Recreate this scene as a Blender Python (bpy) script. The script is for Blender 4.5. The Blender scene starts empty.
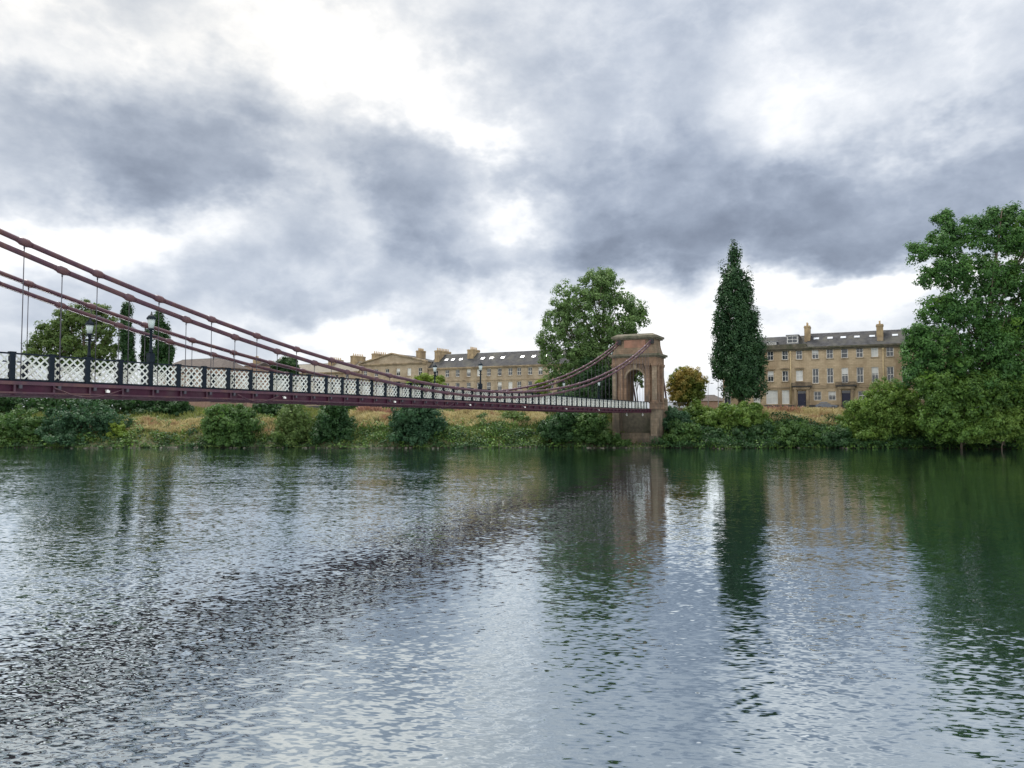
import bpy, math, random
import numpy as np
from mathutils import Matrix, Vector
random.seed(7); RNG = np.random.default_rng(11)
C = bpy.context.scene.collection
R = math.radians
# ---------------------------------------------------------------- camera and survey
HC, FPX, PITCH = 6.4, 700.0, math.atan(29/700.0)
def at(px, py, Y):
    """world point seen at photo column px, row py, at Y metres across the river"""
    a, b = (px-512)/FPX, (384-py)/FPX
    dy = math.cos(PITCH)-b*math.sin(PITCH); dz = math.sin(PITCH)+b*math.cos(PITCH)
    t = Y/dy
    return Vector((a*t, Y, HC+dz*t))
BX, BY = 0.4555, 0.8902            # bridge axis, away from the camera
P0 = Vector((26.0, 132.0, 0.0))    # foot of the tower under the near railing
ANG = math.atan2(BY, BX)
def F(x, y, z=0.0):                # river frame: x along the bridge (away), y upstream (left)
    return Vector((P0.x+BX*x-BY*y, P0.y+BY*x+BX*y, z))
def ycol(px, x):                   # frame y of photo column px on the plane at frame x
    k = (px-512)/FPX
    A = P0.x+BX*x; B = P0.y+BY*x
    return (A-k*B)/(BY+k*BX)
def zrow(px, py, x):
    y = ycol(px, x); p = F(x, y)
    return at(px, py, p.y).z
# ---------------------------------------------------------------- object helpers
def tag(o, label=None, cat=None, group=None, kind=None):
    if label: o['label'] = label
    if cat: o['category'] = cat
    if group: o['group'] = group
    if kind: o['kind'] = kind
    return o
def empty(name, loc, rz=0.0):
    o = bpy.data.objects.new(name, None); C.objects.link(o)
    o.location = loc; o.rotation_euler = (0, 0, rz); o.empty_display_size = 0.5
    return o
def link(name, me, parent=None, loc=(0,0,0), rot=(0,0,0)):
    o = bpy.data.objects.new(name, me); C.objects.link(o)
    if parent: o.parent = parent
    o.location = loc; o.rotation_euler = rot
    return o
class MB:
    def __init__(s): s.v = []; s.f = []; s.sm = []
    def poly(s, pts, smooth=False):
        n = len(s.v); s.v += [tuple(p) for p in pts]; s.f.append(tuple(range(n, n+len(pts)))); s.sm.append(smooth)
    def box(s, x0, x1, y0, y1, z0, z1):
        n = len(s.v)
        s.v += [(x, y, z) for z in (z0, z1) for y in (y0, y1) for x in (x0, x1)]
        for q in ((0,2,3,1),(4,5,7,6),(0,1,5,4),(2,6,7,3),(0,4,6,2),(1,3,7,5)):
            s.f.append(tuple(n+i for i in q)); s.sm.append(False)
    def hull8(s, lo, hi):          # frustum from two lists of four points
        n = len(s.v); s.v += [tuple(p) for p in lo]+[tuple(p) for p in hi]
        for q in ((3,2,1,0),(4,5,6,7),(0,1,5,4),(1,2,6,5),(2,3,7,6),(3,0,4,7)):
            s.f.append(tuple(n+i for i in q)); s.sm.append(False)
    def tube(s, pts, rad, seg=8, cap=True):
        pts = [Vector(p) for p in pts]
        if not hasattr(rad, '__len__'): rad = [rad]*len(pts)
        n0 = len(s.v); up = Vector((0,0,1))
        for i, p in enumerate(pts):
            d = (pts[min(i+1, len(pts)-1)]-pts[max(i-1, 0)]).normalized()
            a = d.cross(up)
            if a.length < 1e-3: a = d.cross(Vector((1,0,0)))
            a.normalize(); b = d.cross(a).normalized()
            for k in range(seg):
                t = 2*math.pi*k/seg
                s.v.append(tuple(p+(a*math.cos(t)+b*math.sin(t))*rad[i]))
        for i in range(len(pts)-1):
            for k in range(seg):
                k2 = (k+1) % seg
                s.f.append((n0+i*seg+k, n0+i*seg+k2, n0+(i+1)*seg+k2, n0+(i+1)*seg+k)); s.sm.append(True)
        if cap:
            s.f.append(tuple(n0+k for k in range(seg))[::-1]); s.sm.append(False)
            e = n0+(len(pts)-1)*seg
            s.f.append(tuple(e+k for k in range(seg))); s.sm.append(False)
    def lathe(s, prof, seg=12, c=(0,0,0)):   # profile of (radius, z) about a vertical axis
        s.tube([(c[0], c[1], c[2]+z) for r, z in prof], [max(r, 1e-4) for r, z in prof], seg)
    def mesh(s, name, m):
        me = bpy.data.meshes.new(name); me.from_pydata(s.v, [], s.f)
        me.polygons.foreach_set('use_smooth', s.sm)
        if m: me.materials.append(m)
        me.update(); return me
    def build(s, name, m, parent=None, loc=(0,0,0), rot=(0,0,0)):
        return link(name, s.mesh(name, m), parent, loc, rot)
def np_mesh(name, V, Fc, m, smooth=False):   # all faces with the same corner count
    me = bpy.data.meshes.new(name)
    nf, k = Fc.shape
    me.vertices.add(len(V)); me.vertices.foreach_set('co', V.astype(np.float32).ravel())
    me.loops.add(nf*k); me.loops.foreach_set('vertex_index', Fc.astype(np.int32).ravel())
    me.polygons.add(nf); me.polygons.foreach_set('loop_start', np.arange(0, nf*k, k, dtype=np.int32))
    me.polygons.foreach_set('loop_total', np.full(nf, k, dtype=np.int32))
    me.polygons.foreach_set('use_smooth', np.full(nf, smooth))
    if m: me.materials.append(m)
    me.update(calc_edges=True); me.validate()
    return me
# ---------------------------------------------------------------- materials
class NT:
    def __init__(s, nt): s.nt = nt
    def n(s, t, **kw):
        o = s.nt.nodes.new(t)
        for k, v in kw.items(): setattr(o, k, v)
        return o
    def put(s, sock, v):
        if isinstance(v, bpy.types.NodeSocket): s.nt.links.new(v, sock)
        elif v is not None: sock.default_value = v
    def math(s, op, a, b=None, c=None, clamp=False):
        o = s.n('ShaderNodeMath', operation=op); o.use_clamp = clamp
        s.put(o.inputs[0], a); s.put(o.inputs[1], b); s.put(o.inputs[2], c)
        return o.outputs[0]
    def vmath(s, op, a, b=None):
        o = s.n('ShaderNodeVectorMath', operation=op)
        s.put(o.inputs[0], a); s.put(o.inputs[1], b)
        return o.outputs['Value'] if op in ('DOT_PRODUCT', 'LENGTH', 'DISTANCE') else o.outputs[0]
    def scale(s, v, f):
        o = s.n('ShaderNodeVectorMath', operation='SCALE'); s.put(o.inputs[0], v); s.put(o.inputs['Scale'], f)
        return o.outputs[0]
    def noise(s, vec, scale, detail=3, rough=0.55, dist=0.0, dim='3D'):
        o = s.n('ShaderNodeTexNoise', noise_dimensions=dim)
        s.put(o.inputs['Vector'], vec); s.put(o.inputs['Scale'], scale); s.put(o.inputs['Detail'], detail)
        s.put(o.inputs['Roughness'], rough); s.put(o.inputs['Distortion'], dist)
        return o
    def ramp(s, f, stops):
        o = s.n('ShaderNodeValToRGB'); e = o.color_ramp.elements
        while len(e) < len(stops): e.new(0.5)
        for q, (p, c) in zip(e, stops): q.position = p; q.color = (*c, 1) if len(c) == 3 else c
        s.put(o.inputs[0], f); return o.outputs[0]
    def mix(s, f, a, b, blend='MIX'):
        o = s.n('ShaderNodeMix', data_type='RGBA', blend_type=blend)
        s.put(o.inputs[0], f)
        s.put(o.inputs[6], (*a, 1) if isinstance(a, tuple) else a)
        s.put(o.inputs[7], (*b, 1) if isinstance(b, tuple) else b)
        return o.outputs[2]
    def maprange(s, v, a, b, c, d, smooth=False):
        o = s.n('ShaderNodeMapRange')
        if smooth: o.interpolation_type = 'SMOOTHSTEP'
        s.put(o.inputs[0], v); s.put(o.inputs[1], a); s.put(o.inputs[2], b); s.put(o.inputs[3], c); s.put(o.inputs[4], d)
        return o.outputs[0]
def new_mat(name):
    m = bpy.data.materials.new(name); m.use_nodes = True
    nt = m.node_tree; nt.nodes.clear()
    return m, NT(nt)
def surf(name, c1, c2, rough=0.7, scale=1.5, detail=4, bump=0.0, bscale=None, spec=0.3, stain=None, sscale=0.25, metal=0.0, brick=None):
    """mottled surface: two base colours by noise, optional stain blotches, optional coursed stone"""
    m, t = new_mat(name)
    tc = t.n('ShaderNodeTexCoord').outputs['Object']
    n = t.noise(tc, scale, detail)
    col = t.mix(t.maprange(n.outputs[0], .3, .7, 0, 1), c1, c2)
    if brick:
        bw, bh, amt = brick
        sep = t.n('ShaderNodeSeparateXYZ'); t.put(sep.inputs[0], tc)
        cmb = t.n('ShaderNodeCombineXYZ'); t.put(cmb.inputs[0], t.math('ADD', sep.outputs[0], sep.outputs[1])); t.put(cmb.inputs[1], sep.outputs[2])
        b = t.n('ShaderNodeTexBrick'); t.put(b.inputs['Vector'], cmb.outputs[0])
        b.inputs['Scale'].default_value = 1.0; b.inputs['Brick Width'].default_value = bw; b.inputs['Row Height'].default_value = bh
        b.inputs['Mortar Size'].default_value = 0.018
        b.inputs['Color1'].default_value = (1,1,1,1); b.inputs['Color2'].default_value = (1-amt,1-amt,1-amt*1.1,1); b.inputs['Mortar'].default_value = (.55,.53,.5,1)
        col = t.mix(1.0, col, b.outputs[0], 'MULTIPLY')
    if stain:
        mp = t.n('ShaderNodeMapping'); t.put(mp.inputs[0], tc); mp.inputs['Scale'].default_value = (1, 1, .45)
        n2 = t.noise(mp.outputs[0], sscale, 5, .65)
        col = t.mix(t.maprange(n2.outputs[0], .46, .66, 0, .85), col, stain)
    p = t.n('ShaderNodeBsdfPrincipled'); t.put(p.inputs['Base Color'], col)
    p.inputs['Roughness'].default_value = rough; p.inputs['Specular IOR Level'].default_value = spec; p.inputs['Metallic'].default_value = metal
    if bump:
        bn = t.n('ShaderNodeBump'); bn.inputs['Distance'].default_value = bump
        n3 = t.noise(tc, bscale or scale*4, 4); t.put(bn.inputs['Height'], n3.outputs[0]); t.put(p.inputs['Normal'], bn.outputs[0])
    o = t.n('ShaderNodeOutputMaterial'); t.put(o.inputs[0], p.outputs[0])
    return m
def leafmat(name, dark, light, trans=0.35, tint=None, scale=0.35):
    m, t = new_mat(name)
    g = t.n('ShaderNodeNewGeometry')
    n = t.noise(g.outputs['Position'], scale, 3)
    f = t.math('ADD', t.math('MULTIPLY', g.outputs['Random Per Island'], .55), t.maprange(n.outputs[0], .3, .7, -.05, .5))
    col = t.mix(f, dark, light)
    if tint:
        n2 = t.noise(g.outputs['Position'], tint[1], 2)
        col = t.mix(t.maprange(n2.outputs[0], tint[2], tint[2]+.14, 0, 1), col, tint[0])
    d = t.n('ShaderNodeBsdfPrincipled'); t.put(d.inputs['Base Color'], col); d.inputs['Roughness'].default_value = .55; d.inputs['Specular IOR Level'].default_value = .25
    tr = t.n('ShaderNodeBsdfTranslucent'); t.put(tr.inputs[0], t.mix(.5, col, t.mix(1.0, col, (1.0, 1.0, .35), 'MULTIPLY')))
    mx = t.n('ShaderNodeMixShader'); mx.inputs[0].default_value = trans
    t.put(mx.inputs[1], d.outputs[0]); t.put(mx.inputs[2], tr.outputs[0])
    o = t.n('ShaderNodeOutputMaterial'); t.put(o.inputs[0], mx.outputs[0])
    return m
M = {}
M['red_stone'] = surf('weathered red sandstone', (.155,.10,.068), (.265,.18,.122), .85, .9, 5, .03, 6, stain=(.06,.052,.045), sscale=.5, brick=(1.1,.45,.22))
M['dark_stone'] = surf('sooty mossy stone', (.075,.07,.055), (.15,.135,.10), .9, 1.3, 5, .03, 6, stain=(.05,.06,.035), sscale=.6)
M['pale_stone'] = surf('pale weathered pier stone', (.17,.135,.098), (.275,.22,.16), .85, .8, 5, .03, 5, stain=(.075,.068,.055), sscale=.42, brick=(1.0,.5,.3))
M['blond_stone'] = surf('blond ashlar', (.39,.31,.21), (.53,.43,.30), .85, .5, 5, 0, stain=(.24,.175,.11), sscale=.3, brick=(.95,.36,.16))
M['grey_stone'] = surf('grey blond ashlar', (.33,.275,.20), (.44,.37,.28), .85, .5, 5, 0, stain=(.22,.165,.11), sscale=.28, brick=(.95,.36,.16))
M['trim_stone'] = surf('stone trim', (.28,.22,.15), (.38,.30,.2), .85, .8, 4, stain=(.10,.085,.065), sscale=.4)
M['plinth_stone'] = surf('painted dark basement', (.05,.055,.065), (.10,.10,.11), .7, .8)
M['slate'] = surf('roof slate', (.030,.032,.038), (.065,.066,.072), .85, 1.2, 5, 0, spec=.15, stain=(.07,.07,.06), sscale=.3, brick=(.5,.3,.3))
M['brown_slate'] = surf('brown roof tile', (.055,.045,.042), (.095,.078,.07), .85, 1.2, 5, 0, brick=(.4,.3,.25))
M['brick'] = surf('old pinkish brick', (.26,.17,.13), (.36,.25,.2), .85, 1.0, 4, stain=(.16,.12,.1), brick=(.5,.16,.25))
M['chimney'] = surf('ochre chimney stone', (.27,.205,.125), (.40,.31,.185), .85, 1, 4, stain=(.16,.12,.08), sscale=.5)
M['clay'] = surf('clay chimney pots', (.40,.30,.17), (.5,.38,.24), .8, 2)
M['maroon'] = surf('maroon bridge paint', (.036,.010,.022), (.062,.019,.036), .38, 2.2, 4, 0, spec=.5, stain=(.085,.035,.03), sscale=1.6)
M['maroon_dark'] = surf('maroon girder paint', (.034,.005,.020), (.056,.010,.028), .5, 2.2, 4, spec=.22, stain=(.06,.03,.04), sscale=.9)
M['green_black'] = surf('dark green railing paint', (.003,.008,.015), (.007,.014,.022), .5, 3, spec=.15)
M['iron'] = surf('black ironwork', (.012,.014,.016), (.03,.032,.034), .5, 3)
M['lattice'] = surf('off white lattice paint', (.45,.49,.47), (.62,.65,.62), .5, 1.6, 4, spec=.4, stain=(.36,.36,.30), sscale=1.1)
M['white'] = surf('white paint', (.66,.66,.63), (.8,.8,.77), .5, 3)
M['steel'] = surf('hanger rod steel', (.030,.030,.04), (.055,.052,.065), .5, 3, spec=.3)
M['deck'] = surf('deck boards', (.10,.09,.08), (.16,.15,.13), .8, 2)
M['glass'] = surf('window glass', (.02,.026,.034), (.05,.062,.075), .08, .35, 2, spec=.6)
M['blind'] = surf('pale window blind', (.5,.52,.52), (.68,.70,.70), .5, .3, 2, spec=.5)
M['door'] = surf('navy door paint', (.012,.016,.045), (.02,.025,.06), .4, 2)
M['lamp_glass'] = surf('frosted lantern glass', (.30,.37,.37), (.44,.50,.5), .2, 4, spec=.6)
M['pipe'] = surf('downpipe paint', (.45,.36,.2), (.52,.42,.26), .5, 2)
M['lead'] = surf('roof lead', (.2,.21,.23), (.28,.29,.31), .5, 2)
M['skylight'] = surf('skylight glass', (.34,.38,.43), (.46,.5,.55), .2, 1, spec=.8)
M['bark'] = surf('bark', (.07,.055,.04), (.13,.105,.08), .9, 2, 5, .05, 8)
M['car_paint'] = surf('grey blue car paint', (.10,.12,.16), (.13,.15,.19), .25, 1, spec=.6)
M['car_glass'] = surf('car glass', (.015,.02,.025), (.03,.035,.04), .06, 1, spec=.7)
M['rubber'] = surf('tyre rubber', (.012,.012,.012), (.025,.025,.025), .8, 3)
M['rock'] = surf('pale waterline stone', (.10,.095,.08), (.24,.215,.18), .85, 3, 4, .03, 8)
# leaves
M['leaf_bank'] = leafmat('leaf mid green', (.019,.060,.018), (.09,.17,.04))
M['leaf_dark'] = leafmat('leaf dark green', (.009,.036,.015), (.044,.105,.03))
M['leaf_teal'] = leafmat('leaf bluish green', (.013,.046,.026), (.055,.125,.055))
M['leaf_light'] = leafmat('leaf light green', (.035,.09,.015), (.15,.235,.045))
M['leaf_lime'] = leafmat('leaf lime green', (.08,.15,.016), (.20,.27,.04))
M['leaf_willow'] = leafmat('leaf willow', (.04,.085,.022), (.13,.19,.055))
M['leaf_mid'] = leafmat('leaf fresh green', (.018,.060,.014), (.125,.225,.04))
M['leaf_poplar'] = leafmat('leaf poplar', (.008,.034,.015), (.042,.10,.034), .22)
M['leaf_ash'] = leafmat('leaf ash', (.042,.095,.03), (.15,.245,.08), .35)
M['leaf_right'] = leafmat('leaf maple', (.014,.056,.018), (.088,.20,.046), .35, ((.10,.19,.02), .16, .62))
M['leaf_autumn'] = leafmat('leaf autumn', (.17,.14,.03), (.40,.30,.085), .4, ((.12,.17,.035), .22, .42))
M['leaf_grass'] = leafmat('grass blade green', (.06,.095,.022), (.22,.24,.075), .3)
M['leaf_straw'] = leafmat('grass blade straw', (.26,.22,.11), (.54,.47,.28), .3, ((.32,.20,.13), .3, .55))
M['leaf_pink'] = leafmat('pink seed heads', (.20,.10,.08), (.40,.24,.19), .3)
M['leaf_bramble'] = leafmat('bramble leaf', (.014,.042,.016), (.06,.115,.04))
WAVES = [  # wavelength m, crest length m, crest angle deg, slope, seed, detail
 (4.2, 14, 6, .022, 1.3, 1), (1.9, 7, -10, .034, 5.1, 1), (.85, 2.8, 16, .042, 9.7, 1), (.42, 1.0, -26, .068, 14.2, 1), (.21, .55, 30, .115, 21.9, 1), (.09, .26, -8, .17, 27.3, 1)]
# ================================================================ camera, sky, sun
sc = bpy.context.scene
cam = bpy.data.cameras.new('camera'); co = bpy.data.objects.new('camera', cam); C.objects.link(co)
co.location = (0, 0, HC); co.rotation_euler = (R(90)+PITCH, 0, 0)
cam.sensor_width = 36; cam.lens = FPX/1024*36; cam.clip_start = .5; cam.clip_end = 6000
sc.camera = co
sc.view_settings.view_transform = 'Standard'; sc.view_settings.look = 'None'; sc.view_settings.gamma = 1
sc.view_settings.use_curve_mapping = False; sc.view_settings.exposure = 0.22
SUN_EL, SUN_AZ = R(60), R(-30)      # azimuth measured from +Y towards +X
w = bpy.data.worlds.new('World'); sc.world = w; w.use_nodes = True
t = NT(w.node_tree); w.node_tree.nodes.clear()
gen = t.n('ShaderNodeTexCoord').outputs['Generated']
sky = t.n('ShaderNodeTexSky', sky_type='NISHITA'); sky.sun_disc = False
sky.sun_elevation = SUN_EL; sky.sun_rotation = SUN_AZ
sep = t.n('ShaderNodeSeparateXYZ'); t.put(sep.inputs[0], gen)
dx, dy, dz = sep.outputs
# cloud sheet coordinates: the direction dropped onto a flat layer
den = t.math('ADD', t.math('MAXIMUM', dz, 0.0), 0.22)
cx = t.math('DIVIDE', dx, den); cy = t.math('DIVIDE', dy, den)
cp = t.n('ShaderNodeCombineXYZ'); t.put(cp.inputs[0], cx); t.put(cp.inputs[1], cy); cp.inputs[2].default_value = 3.7
P = cp.outputs[0]
# ragged edges: warp the direction before measuring it against each cloud bank
Q = t.vmath('MULTIPLY', gen, (1.0, 1.0, 1.55)); w1 = t.noise(Q, 3.2, 6, .6); w2 = t.noise(Q, 12.0, 4, .6)
off = t.scale(t.vmath('SUBTRACT', w1.outputs['Color'], (.5, .5, .5)), .34)
off2 = t.scale(t.vmath('SUBTRACT', w2.outputs['Color'], (.5, .5, .5)), .07)
D = t.vmath('ADD', t.vmath('ADD', gen, off), off2)
def dirpx(x, y):
    p = at(x, y, 1.0)-Vector((0, 0, HC)); return p.normalized()
BANKS = [  # (x, y) of the bank's middle seen in the photograph, half width, half height, tilt, amount
 (20,18,45,25,0,.30),(110,70,110,40,10,-.08),(120,120,170,45,12,-.21),(250,180,60,45,35,-.24),(200,10,80,25,0,.10),(330,45,85,48,0,.26),
 (450,115,60,28,40,.24),(500,150,30,18,0,.25),(455,48,42,38,35,-.20),(370,170,42,36,20,-.20),(430,195,70,40,30,-.20),(525,178,60,20,0,-.20),
 (325,203,24,40,-20,.30),(548,216,45,22,0,.36),(40,215,100,30,0,.27),(180,225,90,25,0,.20),(430,262,42,20,15,-.22),(240,288,150,36,0,-.10),
 (610,80,80,60,0,-.06),(775,100,50,35,30,.13),(860,118,60,24,0,.12),(970,112,60,20,-10,.15),(1010,45,50,40,0,.13),(690,40,80,35,0,-.05),
 (620,165,60,46,0,-.16),(720,190,120,40,0,-.20),(880,192,160,48,-8,-.30),(1000,170,80,45,0,-.10),(645,258,80,28,5,-.40),(870,250,80,20,0,-.20),
 (765,274,58,22,8,.55),(700,345,70,42,0,.42),(870,298,60,16,-8,.45),(810,314,50,13,0,-.38),(520,300,60,24,-10,.30),(470,345,110,18,0,.34),(340,335,90,14,0,.14),(900,310,30,25,0,.25),
]
tot = None
for (px, py, rx, ry, tilt, amt) in BANKS:
    c = dirpx(px, py); e1 = Vector((c.y, -c.x, 0)).normalized(); e2 = e1.cross(c).normalized()
    a = R(-tilt); u = e1*math.cos(a)+e2*math.sin(a); v = e2*math.cos(a)-e1*math.sin(a)
    rel = t.vmath('SUBTRACT', D, tuple(c))
    q1 = t.math('MULTIPLY', t.vmath('DOT_PRODUCT', rel, tuple(u)), FPX/rx)
    q2 = t.math('MULTIPLY', t.vmath('DOT_PRODUCT', rel, tuple(v)), FPX/ry)
    q3 = t.math('MULTIPLY', t.vmath('DOT_PRODUCT', rel, tuple(c)), 2.5)
    rr = t.math('ADD', t.math('ADD', t.math('MULTIPLY', q1, q1), t.math('MULTIPLY', q2, q2)), t.math('MULTIPLY', q3, q3))
    g = t.math('MULTIPLY', t.math('POWER', 2.718, t.math('MULTIPLY', rr, -.62)), amt*1.12)
    tot = g if tot is None else t.math('ADD', tot, g)
det = t.noise(Q, 7.0, 10, .60, .15)
det2 = t.noise(Q, 3.6, 4, .5, .2)
rid = t.noise(t.vmath('ADD', Q, t.scale(off, .25)), 5.0, 6, .55)
rim = t.math('POWER', t.math('SUBTRACT', 1.0, t.math('MULTIPLY', t.math('ABSOLUTE', t.math('SUBTRACT', rid.outputs[0], .5)), 6.0), clamp=True), 2.0)
fl = t.math('ADD', t.math('MULTIPLY', t.math('SUBTRACT', det.outputs[0], .5), .75), t.math('MULTIPLY', t.math('SUBTRACT', det2.outputs[0], .5), .55))
fl = t.math('ADD', fl, t.math('MULTIPLY', t.math('SUBTRACT', rim, .3), .14))
back = t.maprange(dy, .25, -.5, 0, .50, True)           # cloud brightened behind the viewer, added fill light for the facades
high = t.maprange(dz, .50, .85, 0, .28, True)  # cloud above the view brightened too, as added fill
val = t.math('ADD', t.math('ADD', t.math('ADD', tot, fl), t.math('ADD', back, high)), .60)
cloud = t.ramp(val, [(0, (0.2038, 0.2384, 0.3099)), (0.15, (0.27, 0.314, 0.3988)), (0.3, (0.3563, 0.4072, 0.5009)), (0.5, (0.5092, 0.5583, 0.6421)), (0.7, (0.6939, 0.7305, 0.7889)), (0.85, (0.8702, 0.8879, 0.919)), (1.0, (1.0361, 1.0361, 1.0464))])
sd_ = (math.sin(SUN_AZ)*math.cos(SUN_EL), math.cos(SUN_AZ)*math.cos(SUN_EL), math.sin(SUN_EL))
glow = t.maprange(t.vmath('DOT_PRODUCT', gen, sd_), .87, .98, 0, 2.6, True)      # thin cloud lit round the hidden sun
sky_boost = t.math('ADD', t.math('ADD', 1.0, glow), t.math('ADD', t.maprange(dy, .30, -.3, 0, .36, True), t.maprange(dz, .52, .8, 0, .7, True)))  # sky strength raised out of view, behind and overhead, to fill the scene
warm = t.math('MULTIPLY', t.maprange(dz, .18, .45, 0, 1), t.maprange(dx, .15, -.25, 0, 1))
cloud = t.mix(t.math('MULTIPLY', warm, .7), cloud, t.mix(1.0, cloud, (1.05, 1.0, .91), 'MULTIPLY'))
skyc = t.mix(1.0, sky.outputs[0], (1, 1, 1), 'MULTIPLY')
bg1 = t.n('ShaderNodeBackground'); t.put(bg1.inputs[0], skyc); bg1.inputs[1].default_value = .08
bg2 = t.n('ShaderNodeBackground'); t.put(bg2.inputs[0], cloud); t.put(bg2.inputs[1], sky_boost)
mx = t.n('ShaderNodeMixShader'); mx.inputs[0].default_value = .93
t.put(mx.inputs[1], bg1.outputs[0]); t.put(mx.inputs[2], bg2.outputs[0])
wo = t.n('ShaderNodeOutputWorld'); t.put(wo.inputs[0], mx.outputs[0])
sl = bpy.data.lights.new('sun', 'SUN'); sl.energy = 2.8; sl.angle = R(14); sl.color = (1, .95, .87)
so = bpy.data.objects.new('sun', sl); C.objects.link(so)
sdir = Vector((math.sin(SUN_AZ)*math.cos(SUN_EL), math.cos(SUN_AZ)*math.cos(SUN_EL), math.sin(SUN_EL)))
so.rotation_euler = sdir.to_track_quat('Z', 'Y').to_euler(); so.location = sdir*300
# ================================================================ water
m, t = new_mat('river water')
pos = t.n('ShaderNodeNewGeometry').outputs['Position']
sep = t.n('ShaderNodeSeparateXYZ'); t.put(sep.inputs[0], pos)
patch = t.noise(pos, .035, 3, .5)                       # gusts: rougher and calmer patches of river
patch2 = t.noise(pos, .11, 2, .5)
gust = t.maprange(t.math('ADD', t.math('MULTIPLY', patch.outputs[0], .7), t.math('MULTIPLY', patch2.outputs[0], .3)), .38, .62, .45, 1.5)
upstream = t.math('ADD', t.maprange(sep.outputs[0], 6, -20, 0, 1.2, True), t.maprange(sep.outputs[1], 27, 13, 1.0, 2.4, True))   # more chop towards and under the bridge
left = t.maprange(sep.outputs[0], 6, -20, 0, 1.3, True)
gust_c = t.math('MULTIPLY', gust, t.math('ADD', left, 1.0))
gust = t.math('MULTIPLY', gust, upstream)
def ripple(lam, crest, ang, amp, seed, detail=1.0, dist=.5):
    """slopes across one family of crests: noise drawn out along the crest line"""
    ca, sa = math.cos(R(ang)), math.sin(R(ang))
    wob = t.scale(t.vmath('SUBTRACT', t.noise(pos, .35/lam**.5*.5, 2).outputs['Color'], (.5,.5,.5)), lam*2.2)
    q = t.vmath('ADD', pos, wob)
    al = t.vmath('DOT_PRODUCT', q, (ca/crest, sa/crest, 0))
    ac = t.vmath('DOT_PRODUCT', q, (-sa/lam, ca/lam, 0))
    c = t.n('ShaderNodeCombineXYZ'); t.put(c.inputs[0], al); t.put(c.inputs[1], ac); c.inputs[2].default_value = seed
    n = t.noise(c.outputs[0], 1.0, detail, .5, 0)
    s = t.math('MULTIPLY', t.math('SUBTRACT', n.outputs[0], .5), amp)
    return t.scale((-sa, ca, 0.0), s) if False else t.vmath('MULTIPLY', vec3(s), (-sa, ca, 0.0))
def vec3(s):
    c = t.n('ShaderNodeCombineXYZ')
    for i in range(3): t.put(c.inputs[i], s)
    return c.outputs[0]
W = None
for spec in WAVES:
    r = t.vmath('MULTIPLY', ripple(*spec), vec3(gust_c if spec[0] > .6 else gust)); W = r if W is None else t.vmath('ADD', W, r)
nrm = t.vmath('NORMALIZE', t.vmath('ADD', W, (0, 0, 1)))
gl = t.n('ShaderNodeBsdfGlossy'); gl.inputs['Roughness'].default_value = .02; gl.inputs['Color'].default_value = (.89, .96, 1.0, 1)
t.put(gl.inputs['Normal'], nrm)
df = t.n('ShaderNodeBsdfDiffuse'); df.inputs[0].default_value = (.008, .017, .016, 1)
fr = t.n('ShaderNodeFresnel'); fr.inputs[0].default_value = 1.33; t.put(fr.inputs['Normal'], nrm)
fac = t.math('ADD', t.math('MULTIPLY', t.math('POWER', fr.outputs[0], .5), .62), .40, clamp=True)
mx = t.n('ShaderNodeMixShader'); t.put(mx.inputs[0], fac); t.put(mx.inputs[1], df.outputs[0]); t.put(mx.inputs[2], gl.outputs[0])
o = t.n('ShaderNodeOutputMaterial'); t.put(o.inputs[0], mx.outputs[0])
M['water'] = m
b = MB(); b.poly([(-1500, -400, 0), (1500, -400, 0), (1500, 160, 0), (-1500, 160, 0)])
tag(b.build('river', M['water']), 'rippled grey green river mirroring sky and bank', kind='structure')
# ================================================================ ground
def edge(X): return 129.6+1.1*np.sin(X/9.0+1)+.8*np.sin(X/3.7)+np.where(X > 30, -(X-30)*.045, 0)+np.where(X < -30, (-30-X)*.02, 0)
_pd = [-400, -5, -1, 0, .8, 3, 8, 14, 22, 30, 4000]; _pz = [-1.2, -1.2, -.25, .0, .5, 1.9, 4.3, 5.9, 7.0, 7.2, 7.2]
def gz(X, Y):
    X = np.asarray(X, float); Y = np.asarray(Y, float); d = Y-edge(X)
    z = np.interp(d, _pd, _pz)
    lump = .35*np.sin(X*.55+Y*.3)+.3*np.sin(X*.23-Y*.6+2)+.18*np.sin(X*1.3+1)*np.sin(Y*1.1)
    z = np.where((X > 16) & (X < 30.5) & (Y < 137), np.minimum(z, .25+np.clip(Y-134.5, 0, 3)*.9), z)
    return z+lump*np.clip(d/3, 0, 1)*np.clip((26-d)/10, 0, 1)
m, t = new_mat('bank soil and turf')
pos = t.n('ShaderNodeNewGeometry').outputs['Position']
n = t.noise(pos, .5, 5, .6); n2 = t.noise(pos, 3.0, 4)
sep = t.n('ShaderNodeSeparateXYZ'); t.put(sep.inputs[0], pos)
col = t.mix(t.maprange(n.outputs[0], .35, .65, 0, 1), (.045, .06, .022), (.10, .105, .045))
col = t.mix(t.maprange(n2.outputs[0], .45, .7, 0, .6), col, (.09, .07, .045))
col = t.mix(t.maprange(sep.outputs[2], .5, .1, 0, .8), col, (.045, .04, .03))
p = t.n('ShaderNodeBsdfPrincipled'); t.put(p.inputs['Base Color'], col); p.inputs['Roughness'].default_value = .9
o = t.n('ShaderNodeOutputMaterial'); t.put(o.inputs[0], p.outputs[0]); M['ground'] = m
xs = np.concatenate([np.linspace(-1500, -160, 14), np.linspace(-150, 150, 241), np.linspace(160, 1500, 14)])
ys = np.concatenate([np.linspace(124, 164, 55), np.array([175, 200, 260, 400, 800, 1600, 3200])])
GX, GY = np.meshgrid(xs, ys); V = np.stack([GX, GY, gz(GX, GY)], -1).reshape(-1, 3)
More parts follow.
